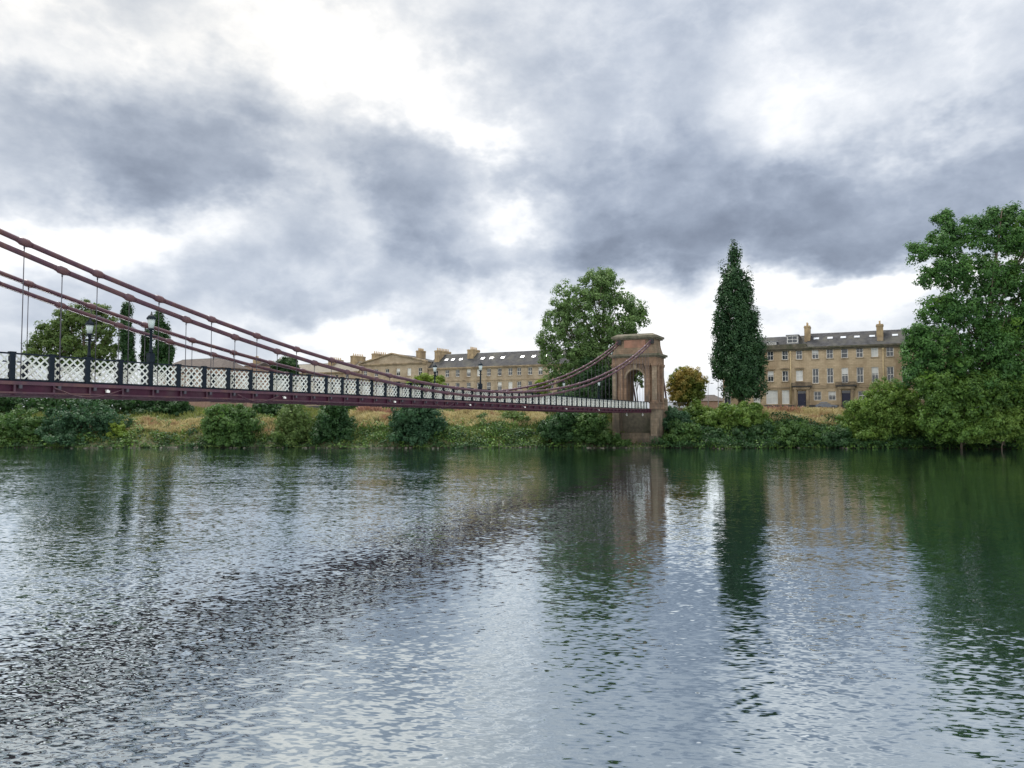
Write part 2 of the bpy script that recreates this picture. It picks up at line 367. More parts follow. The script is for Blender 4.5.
i, j = np.meshgrid(np.arange(len(xs)-1), np.arange(len(ys)-1)); k = (j*len(xs)+i).ravel()
tag(link('riverbank_ground', np_mesh('riverbank_ground', V, np.stack([k, k+1, k+1+len(xs), k+len(xs)], -1), M['ground'], True)), 'grassy far bank rising from the river to the street', kind='structure')
# ================================================================ stone tower of the bridge (frame: x away from river, y left)
tw = empty('bridge_tower', F(0, 3.0, 0), ANG)
tag(tw, 'red sandstone arched bridge tower standing at the river edge, chains entering its top', 'bridge tower')
def TB(x0, x1, y0, y1, z0, z1, mb=None):    # box in frame y measured from the near railing
    mb = mb or MB(); mb.box(x0, x1, y0-3, y1-3, z0, z1); return mb
YL, YR, TT = 7.45, -1.3, 5.5
# piers under the deck, stepped at the water
for y0, y1 in ((YR, -.05), (6.05, YL)):
    b = TB(.05, TT, y0, y1, -1.2, 7.1)
    b.build('pier', M['pale_stone'], tw)
    b = TB(-.35, TT+.2, y0-.35, y1+.35, -1.2, 1.1); TB(-.18, TT+.1, y0-.18, y1+.18, 1.1, 2.1, b)
    b.build('footing', M['dark_stone'], tw)
    b = TB(-.25, TT+.25, y0-.12, y1+.1, 7.1, 8.25); TB(-.34, TT+.34, y0-.22, y1+.2, 8.25, 8.5, b)
    b.build('pedestal', M['red_stone'], tw)
b = TB(2.2, TT-.1, -.05, 6.05, -1.2, 6.6); b.build('cross_wall', M['dark_stone'], tw)
b = TB(.4, 2.2, .2, 5.8, -1.2, 2.6); b.build('ledge', M['pale_stone'], tw)
# arch block: two legs and the spandrel cut by a round arch
AY0, AY1, ZS, ZT = 1.2, 4.75, 12.95, 15.75
yc, ra = (AY0+AY1)/2-3, (AY1-AY0)/2
b = MB()
TB(.42, TT-.42, YR+.42, AY0, 8.5, ZT, b); TB(.42, TT-.42, AY1, YL-.42, 8.5, ZT, b)
N = 14
arc = [(yc-ra*math.cos(math.pi*i/N), ZS+ra*math.sin(math.pi*i/N)) for i in range(N+1)]
for i in range(N):
    (ya, za), (yb, zb) = arc[i], arc[i+1]
    for x in (.42, TT-.42): b.poly([(x, ya, za), (x, yb, zb), (x, yb, ZT), (x, ya, ZT)])
    b.poly([(.42, ya, za), (TT-.42, ya, za), (TT-.42, yb, zb), (.42, yb, zb)])
b.build('arch_wall', M['red_stone'], tw)
for xo in (.26, TT-.43):                      # moulded ring round the opening, front and back
    b = MB()
    for i in range(N):
        (ya, za), (yb, zb) = arc[i], arc[i+1]
        o = lambda y, z, k: (yc+(y-yc)*k, ZS+(z-ZS)*k)
        lo = [(xo, *o(ya, za, 1.0)), (xo, *o(yb, zb, 1.0)), (xo, *o(yb, zb, 1.2)), (xo, *o(ya, za, 1.2))]
        b.hull8(lo, [(x+.17, y, z) for x, y, z in lo])
    b.build('arch_ring', M['pale_stone'], tw)
    TB(xo-.1, xo+.17, yc+3-.32, yc+3+.32, ZS+ra*.98, ZT-.02).build('keystone', M['pale_stone'], tw)
# pilasters with base and capital
def pilaster(x0, x1, y0, y1, mt):
    b = TB(x0, x1, y0, y1, 8.85, 15.2); p = b.build('pilaster', mt, tw)
    e = .1
    TB(x0-e, x1+e, y0-e, y1+e, 8.5, 8.85).build('base', M['red_stone'], p)
    b = TB(x0-e, x1+e, y0-e, y1+e, 15.2, 15.45); TB(x0-e-.08, x1+e+.08, y0-e-.08, y1+e+.08, 15.45, ZT-.004, b)
    b.build('capital', M['red_stone'], p)
for k, y in enumerate((-.86, .42, 5.75, 6.98)):
    for x in (-.08, TT-.425): pilaster(x, x+.505, y-.4, y+.4, M['pale_stone'] if k in (0, 3) else M['red_stone'])
for x in (1.35, 4.15):
    pilaster(x-.4, x+.4, YR-.08, YR+.415, M['red_stone']); pilaster(x-.4, x+.4, YL-.415, YL+.08, M['red_stone'])
TB(-.02, TT+.02, YR, YL, ZT, 17.0).build('entablature', M['red_stone'], tw)
b = TB(-.3, TT+.3, YR-.28, YL+.28, 17.0, 17.25); TB(-.6, TT+.6, YR-.58, YL+.58, 17.25, 17.65, b)
b.build('cornice', M['dark_stone'], tw)
def fr(x0, x1, y0, y1, z): return [(x0, y0-3, z), (x1, y0-3, z), (x1, y1-3, z), (x0, y1-3, z)]
b = MB()
prof = [(17.65, 0.0), (18.2, .12), (18.8, .30), (19.5, .42), (20.5, .46)]
for (za, ia), (zb, ib) in zip(prof[:-1], prof[1:]):
    b.hull8(fr(.1+ia, TT-.1-ia, YR+.1+ia, YL-.1-ia, za), fr(.1+ib, TT-.1-ib, YR+.1+ib, YL-.1-ib, zb))
b.build('attic', surf('attic stone', (.16,.112,.08), (.25,.18,.125), .9, .8, 5, .03, 6, stain=(.085,.08,.055), sscale=.5, brick=(1.1,.45,.22)), tw)
TB(.4, .52, .9, 5.1, 18.9, 20.4).build('inset_panel', surf('red stone panel', (.22,.115,.08), (.30,.17,.12), .85, 1.2, 4, stain=(.12,.08,.06)), tw)
b = TB(.15, TT-.15, YR+.15, YL-.15, 20.5, 20.75)
TB(-.1, TT+.1, YR-.1, YL+.1, 20.75, 21.15, b); b.hull8(fr(.1, TT-.1, YR+.1, YL-.1, 21.15), fr(.7, TT-.7, YR+.9, YL-.9, 21.6))
b.build('cap', M['dark_stone'], tw)
for y in (-.3, 6.1): TB(.12, .56, y-.42, y+.42, 19.55, 20.42).build('chain_socket', M['iron'], tw)
# ================================================================ suspension bridge
br = empty('suspension_bridge', F(0, 0, 0), ANG)
tag(br, 'maroon chain suspension footbridge with white lattice railings crossing the river', 'footbridge')
SE = 130.0                                     # built to just beyond the frame
_pr = np.polyfit([0, 21, 46, 66, 88, 101, 111, 130], [8.47, 8.55, 8.74, 8.98, 9.2, 9.28, 9.33, 9.33], 3)
def rail(s): return float(np.polyval(_pr, s))
_pc = np.polyfit([0, 17.8, 29, 37.4, 45, 64, 83.5, 91.2, 98.7, 105.9, 109.6, 117, 130], [20.15, 14.4, 11.97, 10.45, 9.5, 8.75, 9.86, 10.98, 12.24, 13.72, 14.63, 16.6, 21.0], 4)
def chz(s): return float(np.polyval(_pc, s))
PW = 1.832; S0 = (132.0-33.84)/.8902           # a post stands at S0 from the tower; posts every PW
n0 = math.ceil((0.4-S0)/PW); n1 = math.floor((SE-S0)/PW)
posts = [S0+PW*i for i in range(n0, n1+1)]
YN, YF, RH = 0.0, 5.8, 1.27
def strip(y0, y1, za, zb, ss):                 # a beam following the camber; z measured from the rail top
    b = MB()
    for sa, sb in zip(ss[:-1], ss[1:]):
        ra_, rb_ = rail(sa), rail(sb)
        b.hull8([(-sa, y0, ra_+za), (-sb, y0, rb_+za), (-sb, y1, rb_+za), (-sa, y1, ra_+za)],
                [(-sa, y0, ra_+zb), (-sb, y0, rb_+zb), (-sb, y1, rb_+zb), (-sa, y1, ra_+zb)])
    return b
ss = [0.02]+posts+[SE]
strip(.1, 5.7, -1.52, -1.36, ss).build('deck', M['deck'], br)
PRIO = {}
def repeats(name, items, limit=100):
    """items: (priority, parent, mesh, material, matrix in the bridge's frame); past the limit the rest become one part"""
    items = sorted(items, key=lambda q: -q[0]); rest = MB()
    for pr, par, me, mat in items[:limit]:
        o = bpy.data.objects.new(name, me); C.objects.link(o); o.parent = par; o.matrix_local = mat
    for pr, par, me, mat in items[limit:]:
        n = len(rest.v); rest.v += [tuple(mat @ v.co) for v in me.vertices]
        for p in me.polygons: rest.f.append(tuple(n+i for i in p.vertices)); rest.sm.append(p.use_smooth)
    if rest.v:
        tag(rest.build(name, items[0][2].materials[0], br), kind='stuff')
rl, gd, it_s = [], [], []
for side, y, sg in ((0, YN, -1), (1, YF, 1)):
    rl.append(strip(y-.06, y+.06, -.075, 0, ss).build('railing', M['green_black'], br))
    strip(y-.05, y+.05, -RH-.10, -RH, ss).build('bottom_rail', M['green_black'], rl[-1])
    a, bq = sorted((y, y+sg*.22))
    # fascia: red cornice, web, bottom flange
    g = strip(y-.12+sg*.05, y+.12+sg*.05, -2.02, -RH-.104, ss)
    f1 = strip(min(y+sg*.17, y+sg*.36), max(y+sg*.17, y+sg*.36), -1.56, -1.40, ss)
    f2 = strip(min(y+sg*.17, y+sg*.34), max(y+sg*.17, y+sg*.34), -1.98, -1.90, ss)
    go = g.build('girder', M['maroon_dark'], br); gd.append(go)
    f1.build('top_flange', M['maroon'], go); f2.build('bottom_flange', M['maroon'], go)
    sm_ = MB(); sm_.box(-.05, .05, min(sg*.17, sg*.31), max(sg*.17, sg*.31), -1.898, -1.562); sme = sm_.mesh('stiffener', M['maroon'])
    for s in posts: it_s.append((1/(132-.89*s+(40 if side else 0)) if s < 112 else 0, go, sme, Matrix.Translation((-s, y, rail(s)))))
repeats('stiffener', it_s)
b = MB()
for s in posts:
    z = rail(s); b.box(-s-.1, -s+.1, -.1, 5.9, z-2.06, z-1.524)
tag(b.build('cross_beam', M['maroon_dark'], br), kind='stuff')
for yy in (1.9, 3.9): strip(yy-.12, yy+.12, -2.0, -1.53, ss).build('stringer', M['maroon_dark'], br)
# lattice panels: crossing white bars in a frame
def lattice_mesh(w_, h_):
    b = MB(); n = 4; p = w_/n; t_ = .036
    for k in range(-4, n+4):
        for d in (1, -1):
            x0 = k*p; z0 = 0.0; x1 = x0+d*3*p; z1 = h_
            pts = []
            # clip the bar's axis to 0..w
            def zat(x): return (x-x0)/(x1-x0)*h_
            xa, xb = sorted((x0, x1)); xa, xb = max(xa, 0), min(xb, w_)
            if xb-xa < .05: continue
            A = (xa, zat(xa)); B = (xb, zat(xb))
            L = math.hypot(B[0]-A[0], B[1]-A[1]); nx, nz = -(B[1]-A[1])/L*t_, (B[0]-A[0])/L*t_
            yo = .012 if d > 0 else -.012
            lo = [(A[0]-nx, yo-.011, A[1]-nz), (B[0]-nx, yo-.011, B[1]-nz), (B[0]+nx, yo-.011, B[1]+nz), (A[0]+nx, yo-.011, A[1]+nz)]
            b.hull8(lo, [(x, yo+.011, z) for x, _, z in lo])
    return b.mesh('lattice_panel', M['lattice'])
lat = lattice_mesh(PW-.25, RH-.09)
pb = MB(); pb.box(-.12, .12, -.10, .10, -RH-.12, .0); pb.box(-.14, .14, -.12, .12, .0, .05); postme = pb.mesh('post', M['green_black'])
it_l, it_p = [], []
for side, y in ((0, YN), (1, YF)):
    for s in posts:
        z = rail(s); Yd = 132-.89*s
        pr = 1/(abs(Yd)+ (4 if side else 0)) if s < 112 else 0
        it_p.append((pr, rl[side], postme, Matrix.Translation((-s, y, z))))
        if s+PW < SE:
            z2 = rail(s+PW); mt = Matrix(((-1, 0, 0, -s-.125), (0, 1, 0, y), ((z2-z)/PW, 0, 1, z-RH+.004), (0, 0, 0, 1)))
            it_l.append((pr, rl[side], lat, mt))
repeats('lattice_panel', it_l); repeats('post', it_p)
# chains: an upper and a lower line of links on each side, hangers from alternate pins
hm = {}
it_h, it_c = [], []
GAP = .60
cb = MB()
col = MB(); col.tube([(-.36, 0, 0), (-.26, 0, 0), (-.16, 0, 0), (.16, 0, 0), (.26, 0, 0), (.36, 0, 0)], [.14, .155, .20, .20, .155, .14], 10); colme = col.mesh('link_pin', M['maroon'])
eye = MB(); eye.hull8([(-.05, -.05, -.34), (.05, -.05, -.34), (.05, .05, -.34), (-.05, .05, -.34)], [(-.09, -.07, -.12), (.09, -.07, -.12), (.09, .07, -.12), (-.09, .07, -.12)]); eyeme = eye.mesh('hanger_eye', M['maroon_dark'])
for side, y, sg in ((0, -.30, -1), (1, 6.10, 1)):
    for up in (1, 0):
        nodes = [p-.25 for q, p in enumerate(posts) if (q+n0) % 2 == (0 if up else 1)]
        off = 0 if up else -GAP
        pts = [(-.2 if up else -.2, y, chz(.2)+off)]+[(-s, y, chz(s)+off) for s in nodes if s > 1.2]+[(-SE-2, y, chz(SE+2)+off)]
        b = MB(); b.tube(pts, .135, 10)
        co_ = b.build('upper_chain' if up else 'lower_chain', M['maroon'], br)
        for s in nodes:
            if s < 1.2: continue
            sl_ = math.atan2(chz(s+.5)-chz(s-.5), 1.0)
            pr = 1/(132-.89*s+(4 if side else 0)) if s < 112 else 0
            zc = chz(s)+off
            it_c.append((pr, co_, colme, Matrix.Translation((-s, y, zc)) @ Matrix.Rotation(sl_, 4, 'Y')))
            zb = rail(s)-1.62; L = zc-.08-zb
            if L < .3: continue
            key = round(L, 2)
            h = MB(); h.tube([(0, 0, 0), (0, 0, L)], .021, 6)
            h.tube([(0, 0, L-.25), (0, 0, L)], .035, 6)
            h.box(-.07, .07, -.06, .06, -.12, .06)
            it_h.append((pr+ (.0 if s < 112 else 0), br, h.mesh('hanger', M['steel']), Matrix.Translation((-s, y, zb))))
repeats('link_pin', it_c); repeats('hanger', it_h)
# back chains running down behind the tower
for y in (-.30, 6.10):
    for off in (0, -GAP):
        b = MB(); b.tube([(TT+.0, y, 20.0+off), (TT+4.9, y, 10.2+off), (TT+6.6, y, 6.3+off)], .135, 8); b.build('back_chain', M['maroon'], br)
# service hose sagging under the near edge, end posts and navigation lights
for sa in (97.0, 74.0, 108.5):
    pts = [(-(sa-3.6*i/10), -.42, rail(sa)-1.66-.42*math.sin(math.pi*i/10)) for i in range(11)]
    b = MB(); b.tube(pts, .03, 6); b.build('cable_loop', M['maroon'], br)
for y in (1.3, 4.4):
    z = rail(1)-2.45; b = MB(); b.lathe([(.02, .25), (.16, .2), (.18, 0), (.12, -.14), (.02, -.2)], 10, (-.4, y, z)); b.box(-.45, -.35, y-.05, y+.05, z+.2, z+.5)
    b.build('navigation_light', M['white'], br)
for s in posts[::7]:
    if 20 < s < 112:
        z = rail(s+.9)-1.78; b = MB(); b.box(-s-.98, -s-.82, -.42, -.30, z-.04, z+.08); b.box(-s-.94, -s-.86, -.37, -.17, z+.08, z+.12); b.build('bulkhead_light', M['white'], br)
# ================================================================ bridge lamps
def lamp_parts(root, h):
    b = MB(); b.box(-.16, .16, -.16, .16, 0, .5)
    b.lathe([(.13, .5), (.10, .62), (.085, .8), (.07, h-1.15), (.11, h-1.12), (.11, h-1.06), (.065, h-1.04), (.055, h-.98)], 10)
    b.box(-.36, .36, -.025, .025, h-1.38, h-1.32)
    b.build('post', M['green_black'], root)
    b = MB(); b.tube([(0, 0, h-.92), (0, 0, h-.38)], [.13, .22], 8); g = b.build('lantern', M['lamp_glass'], root)
    b = MB(); b.tube([(0, 0, h-.38), (0, 0, h-.31), (0, 0, h-.16), (0, 0, h-.10), (0, 0, h+.08)], [.26, .27, .16, .06, .02], 8); b.build('lantern_hood', M['green_black'], g)
    b = MB(); b.lathe([(.06, h-1.03), (.19, h-.98), (.17, h-.915)], 8); b.build('lantern_base', M['green_black'], g)
lab = {(103.0, 0): 'black bridge lamp on the near railing, tallest and closest to the viewer', (103.0, 1): 'black bridge lamp with pale lantern on the far railing before the loose leafy tree',
       (65.2, 0): 'black bridge lamp on the near railing before the skylit slate roofed terrace', (65.2, 1): 'black bridge lamp on the far railing beside the pale green treetop above the deck',
       (27.4, 0): 'bridge lamp on the near railing close to the stone tower', (27.4, 1): 'bridge lamp on the far railing before the big leafy tree behind the tower'}
for (s, side), l in lab.items():
    s_ = min(posts, key=lambda q: abs(q-s)); y = YF if side else YN
    o = empty('bridge_lamp', F(-s_, y, rail(s_)+.052), ANG); tag(o, l, 'street lamp', 'lamps along the bridge railings'); lamp_parts(o, 2.85)
# ================================================================ terraces (building frame: x into depth, y left; facade at x=0)
WIN = {}
def window(parent, y, z0, z1, w_, style, depth=.2):
    """sash window centred at y: white frame with bars, glass or a drawn blind behind it"""
    key = (round(w_, 2), round(z1-z0, 2), style)
    if key not in WIN:
        h = z1-z0; a = w_/2; fw = .11
        f = MB()
        f.box(0, .09, -a, -a+fw, 0, h); f.box(0, .09, a-fw, a, 0, h)
        f.box(0, .09, -a+fw, a-fw, 0, fw); f.box(0, .09, -a+fw, a-fw, h-fw, h)
        f.box(.01, .08, -a+fw, a-fw, h*.5-.045, h*.5+.045)
        if style != 'plain':
            f.box(.02, .07, -.03, .03, fw, h*.5-.045); f.box(.02, .07, -.03, .03, h*.5+.045, h-fw)
        g = MB(); g.box(.045, .065, -a+fw, a-fw, fw, h-fw)
        bl = None
        if style == 'half':
            bl = MB(); bl.box(.034, .044, -a+fw+.01, a-fw-.01, h*.58, h-fw)
        WIN[key] = (f.mesh('window', M['white']), g.mesh('pane', M['blind' if style == 'blind' else 'glass']), bl and bl.mesh('roller_blind', M['blind']))
    f, g, bl = WIN[key]
    o = link('window', f, parent, (depth, y, z0)); link('pane', g, o)
    if bl: link('roller_blind', bl, o)
    return o
def facade(parent, y0, y1, z0, z1, holes, m, depth=.34, back=11):
    """front wall with real openings and reveals, side and back walls"""
    b = MB()
    ys = sorted({y0, y1}|{h[0] for h in holes}|{h[1] for h in holes}); zs = sorted({z0, z1}|{h[2] for h in holes}|{h[3] for h in holes})
    for ya, yb in zip(ys[:-1], ys[1:]):
        for za, zb in zip(zs[:-1], zs[1:]):
            c = ((ya+yb)/2, (za+zb)/2)
            if any(h[0] < c[0] < h[1] and h[2] < c[1] < h[3] for h in holes): continue
            b.poly([(0, ya, za), (0, ya, zb), (0, yb, zb), (0, yb, za)])
    for ya, yb, za, zb in [h[:4] for h in holes]:
        d = depth
        b.poly([(0, ya, za), (d, ya, za), (d, ya, zb), (0, ya, zb)]); b.poly([(0, yb, za), (0, yb, zb), (d, yb, zb), (d, yb, za)])
        b.poly([(0, ya, za), (0, yb, za), (d, yb, za), (d, ya, za)]); b.poly([(0, ya, zb), (d, ya, zb), (d, yb, zb), (0, yb, zb)])
        b.poly([(d, ya, za), (d, yb, za), (d, yb, zb), (d, ya, zb)])
    b.poly([(0, y0, z0), (0, y0, z1), (back, y0, z1), (back, y0, z0)]); b.poly([(0, y1, z0), (back, y1, z0), (back, y1, z1), (0, y1, z1)])
    b.poly([(back, y0, z0), (back, y0, z1), (back, y1, z1), (back, y1, z0)])
    return b.build('wall', m, parent)
def gable_roof(parent, y0, y1, ze, zr, m, back=11, over=.35, hip=0.0):
    b = MB(); h = hip
    A = [(-over, y0-(over if hip else 0), ze), (-over, y1+(over if hip else 0), ze), (back+over, y1+(over if hip else 0), ze), (back+over, y0-(over if hip else 0), ze)]
    r0, r1 = (back/2, y0+h, zr), (back/2, y1-h, zr)
    b.poly([A[0], A[1], r1, r0]); b.poly([A[2], A[3], r0, r1]); b.poly([A[1], A[2], r1]); b.poly([A[3], A[0], r0]); b.poly(A[::-1])
    r = b.build('roof', m, parent)
    b = MB(); b.tube([r0, r1], .12, 6); b.build('ridge', M['lead'], r)
    return r
def chimney(parent, x0, x1, yc_, wd, z0, z1, pots):
    b = MB(); b.box(x0, x1, yc_-wd/2, yc_+wd/2, z0, z1-.45); b.box(x0-.1, x1+.1, yc_-wd/2-.1, yc_+wd/2+.1, z1-.45, z1-.2); b.box(x0-.02, x1+.02, yc_-wd/2-.02, yc_+wd/2+.02, z1-.2, z1)
    c = b.build('chimney', M['chimney'], parent)
    p = MB()
    for i in range(pots):
        xx = x0+(x1-x0)*(i+.5)/pots; p.lathe([(.17, 0), (.19, .1), (.15, .6), (.2, .75)], 8, (xx, yc_, z1))
    p.build('chimney_pots', M['clay'], c)
    return c
def skylight(roof, y, f, ze, zr, back=11, over=.35, w_=.9, h_=1.1):
    """roof light lying on the front slope at fraction f up from the eaves"""
    dx, dz_ = back/2+over, zr-ze; L = math.hypot(dx, dz_); u = (dx/L, dz_/L); n = (-u[1], u[0])
    def q(a, y_, o): return (-over+u[0]*a+n[0]*o, y_, ze+u[1]*a+n[1]*o)
    a0 = f*L; b = MB()
    b.hull8([q(a0, y-w_/2, .0), q(a0, y+w_/2, .0), q(a0+h_, y+w_/2, .0), q(a0+h_, y-w_/2, .0)], [q(a0, y-w_/2, .12), q(a0, y+w_/2, .12), q(a0+h_, y+w_/2, .12), q(a0+h_, y-w_/2, .12)])
    o = b.build('skylight', M['lead'], roof); e = .09
    b = MB(); b.hull8([q(a0+e, y-w_/2+e, .1), q(a0+e, y+w_/2-e, .1), q(a0+h_-e, y+w_/2-e, .1), q(a0+h_-e, y-w_/2+e, .1)], [q(a0+e, y-w_/2+e, .14), q(a0+e, y+w_/2-e, .14), q(a0+h_-e, y+w_/2-e, .14), q(a0+h_-e, y-w_/2+e, .14)])
    b.build('pane', M['skylight'], o)
def band(parent, name, y0, y1, z0, z1, proj, m):
    b = MB(); b.box(-proj, .02, y0, y1, z0, z1); return b.build(name, m, parent)
# ---------------------------------------------------------------- right-hand terrace
XF = 38.5
def Z(px, py): return zrow(px, py, XF)
Rt = empty('terrace_building', F(XF, ycol(840, XF), 0), ANG); oy = ycol(840, XF)
tag(Rt, 'blond sandstone terrace with navy front door, dormer and slate roof right of the tall poplar', 'terrace')
def yy(px): return ycol(px, XF)-oy
yl, yr, ya = yy(723), yy(962), yy(807.5)
ze = Z(830, 346.2); zg, zs = 6.2, Z(830, 403.3)
zt0, zt1 = Z(830, 358.4), Z(830, 349.0)
zm0, zm1 = Z(830, 383.2), Z(830, 368.2)
zb0, zb1 = Z(830, 400.2), Z(830, 391.4)
za0, za1 = Z(785, 381.4), Z(785, 370.8)
zga0, zga1 = Z(785, 404.0), Z(785, 390.2)
holes, wins = [], []
def H(px, w_, z0, z1, style): y = yy(px); holes.append((y-w_/2, y+w_/2, z0, z1)); wins.append((y, z0, z1, w_, style))
for k, px in enumerate((727.5, 742, 757, 771, 785.6, 799.8)):
    H(px, 1.3, zt0, zt1, 'bars')
    H(px, 1.3 if px < 795 else 1.45, za0, za1, ('bars', 'half', 'bars', 'half', 'bars', 'blind')[k])
    if px < 795: H(px-(0 if k != 3 else -1), 2.5 if k == 3 else 1.55, zga0, zga1, 'blind' if k > 1 else 'half')
for k, px in enumerate((816, 830.6, 845.4, 860.6, 875.6, 891, 906, 921, 936, 951)):
    H(px, 1.35, zt0, zt1, ('half', 'bars', 'plain', 'bars', 'blind', 'bars', 'half', 'bars', 'bars', 'half')[k])
    H(px, 1.3, zm0, zm1, ('bars', 'bars', 'half', 'bars', 'half', 'bars', 'bars', 'bars', 'bars', 'half')[k])
    if k != 2: H(px+1.6, 1.5, zb0, zb1, 'half' if k == 1 else 'bars')
doors = []
for px in (801.8, 846.2):
    y = yy(px); doors.append(y); holes.append((y-.85, y+.85, Z(801.8, 408), Z(801.8, 391)))
facade(Rt, yr, yl, zg-1, ze, holes, M['blond_stone'])
for q in wins: window(Rt, *q)
for y in doors:
    za, zb = Z(801.8, 408), Z(801.8, 391)
    b = MB(); b.box(.2, .28, y-.84, y+.84, za+.05, zb-.6); d = b.build('door', M['door'], Rt)
    b = MB()
    for yc_ in (-.42, .42):
        for zz in (za+.3, za+1.6): b.box(.185, .199, y+yc_-.28, y+yc_+.28, zz, zz+1.0)
    b.build('door_panels', M['door'], d)
    b = MB(); b.box(.2, .26, y-.84, y+.84, zb-.56, zb-.02); b.build('fanlight', M['glass'], d)
    b = MB(); b.lathe([(.05, -.05), (.07, 0), (.05, .05)], 8, (.15, y-.6, za+1.5)); b.build('handle', M['lead'], d)
    b = MB()
    for yc_ in (-1.25, 1.25): b.box(-.75, .02, y+yc_-.25, y+yc_+.25, za-.6, zb+.35)
    b.box(-.85, .02, y-1.75, y+1.75, zb+.35, zb+.85); p = b.build('portico', M['trim_stone'], Rt)
    b = MB(); b.box(-1.0, .03, y-2.05, y+2.05, zb+.854, zb+1.1)
    for i in range(17): yk = y-1.95+3.9*i/16; b.box(-.95, -.89, yk-.05, yk+.05, zb+1.1, zb+1.75)
    b.box(-.95, -.87, y-2.0, y+2.0, zb+1.75, zb+1.83)
    for yk in (y-1.97, y+1.97): b.box(-.9, 0, yk-.025, yk+.025, zb+1.75, zb+1.83)
    b.build('balcony_rail', M['iron'], p)
    b = MB(); b.box(-1.9, -.75, y-1.0, y+1.0, za-1.3, za-.02); b.box(-2.3, -1.9, y-1.0, y+1.0, za-1.3, za-.35); b.build('steps', M['trim_stone'], Rt)
for q in wins:                                     # stone sills
    if q[1] > zm0-1: band(Rt, 'sill', q[0]-q[3]/2-.15, q[0]+q[3]/2+.15, q[1]-.18, q[1]-.004, .14, M['trim_stone'])
for px in (771, 785.6, 799.8): y = yy(px); band(Rt, 'hood', y-1.0, y+1.0, za1+.35, za1+.6, .3, M['trim_stone'])
band(Rt, 'string_course', yr, yl, Z(830, 387.8), Z(830, 386.3), .14, M['trim_stone'])
band(Rt, 'string_course', yr, ya-.01, zm0-.62, zm0-.32, .12, M['trim_stone'])
band(Rt, 'plinth', yr, yl, zg-1, zs-.35, .10, M['plinth_stone'])
b = MB(); b.box(-.35, .03, yr-.05, yl+.05, ze-.75, ze-.35); b.box(-.62, .03, yr-.1, yl+.1, ze-.35, ze-.004); b.build('cornice', M['dark_stone'], Rt)
zr_a, zr_b = ze+3.05, ze+3.45
ra_ = gable_roof(Rt, ya, yl, ze, zr_a, M['slate'], over=.5)
rb_ = gable_roof(Rt, yr, ya-.004, ze, zr_b, M['slate'], over=.5)
b = MB(); b.box(-.5, .3, ya, yl, ze+.004, ze+.75); b.build('parapet', M['dark_stone'], Rt)
for px in (816.5, 830.5, 844, 858, 873.5, 897, 912, 928): skylight(rb_, yy(px), .52, ze, zr_b, over=.5, w_=1.15, h_=1.0)
# dormers on the left roof
for px, w_, z0, z1, st in ((793, 2.5, ze+1.0, ze+2.85, 'bars'), (772, 2.2, ze+.75, ze+1.55, 'plain'), (745, 2.2, ze+1.0, ze+2.6, 'bars')):
    y = yy(px); b = MB(); b.box(.9, 5.5, y-w_/2, y+w_/2, z0-.5, z1); b.box(.7, 5.6, y-w_/2-.15, y+w_/2+.15, z1+.003, z1+.16)
    d = b.build('dormer', M['lead'], ra_)
    window(d, y, z0+.1, z1-.1, w_-.35, st, .8)
chimney(Rt, 2.2, 4.6, ya, 1.2, ze+1, Z(807, 324.6), 3)
chimney(Rt, 2.6, 4.6, yy(881.5), 1.3, ze+1, Z(881, 322.6), 2)
b = MB(); b.box(.9, 1.6, yy(881.5)-.6, yy(881.5)+.6, ze+.3, ze+1.6); b.build('party_wall', M['trim_stone'], rb_)
for px in (791.2, 884.0):
    b = MB(); b.tube([(-.16, yy(px), zs), (-.16, yy(px), ze-.8)], .12, 8); b.box(-.3, -.02, yy(px)-.2, yy(px)+.2, ze-1.2, ze-.78); b.build('downpipe', M['pipe'], Rt)
fx = empty('area_railing', F(XF-2.6, oy, zs-1.55), ANG); tag(fx, 'black iron area railing in front of the terrace with the navy door', 'railing')
for ra0, ra1 in ((yy(801.8)+1.1, yl), (yy(846.2)+1.1, yy(801.8)-1.1), (yr, yy(846.2)-1.1)):
    b = MB(); n = int((ra1-ra0)/.25)
    for i in range(n+1): yk = ra0+(ra1-ra0)*i/n; b.box(-.015, .015, yk-.015, yk+.015, 0, 1.25)
    b.box(-.02, .02, ra0, ra1, 1.1, 1.15); b.box(-.15, .15, ra0, ra1, -1.2, .02)
    b.build('rail_panel', M['iron'], fx)
# ---------------------------------------------------------------- left-hand terraces
def terrace_row(name, label, X, pxl, pxr, pxs, rows, ew, ridge, mt, sk=(), chim=(), front=0.0, base=6.4, doors=()):
    o_y = ycol((pxl+pxr)/2, X); root = empty(name, F(X, o_y, 0), ANG); tag(root, label, 'terrace', None)
    f = lambda px: ycol(px, X)-o_y
    y0, y1 = f(pxr), f(pxl); hs = []
    for k, px in enumerate(pxs):
        for r_, (z0, z1, w_) in enumerate(rows):
            hs.append((f(px)-w_/2, f(px)+w_/2, z0, z1)); 
            window(root, f(px), z0, z1, w_, ('bars', 'bars', 'half', 'bars', 'plain', 'blind', 'bars')[(k*3+r_*5) % 7])
            band(root, 'sill', f(px)-w_/2-.12, f(px)+w_/2+.12, z0-.16, z0-.004, .13, M['trim_stone'])
    facade(root, y0, y1, base, ew, hs, mt)
    b = MB(); b.box(-.3, .03, y0, y1, ew-.6, ew-.3); b.box(-.55, .03, y0, y1, ew-.3, ew-.004); b.build('cornice', M['trim_stone'], root)
    band(root, 'string_course', y0, y1, rows[1][1]+.45, rows[1][1]+.7, .1, M['trim_stone'])
    band(root, 'plinth', y0, y1, base, rows[2][0]-.6, .1, M['plinth_stone'])
    return root, f, y0, y1
XL = 45.0
def ZL(px, py): return zrow(px, py, XL)
eL = ZL(490, 366.2)
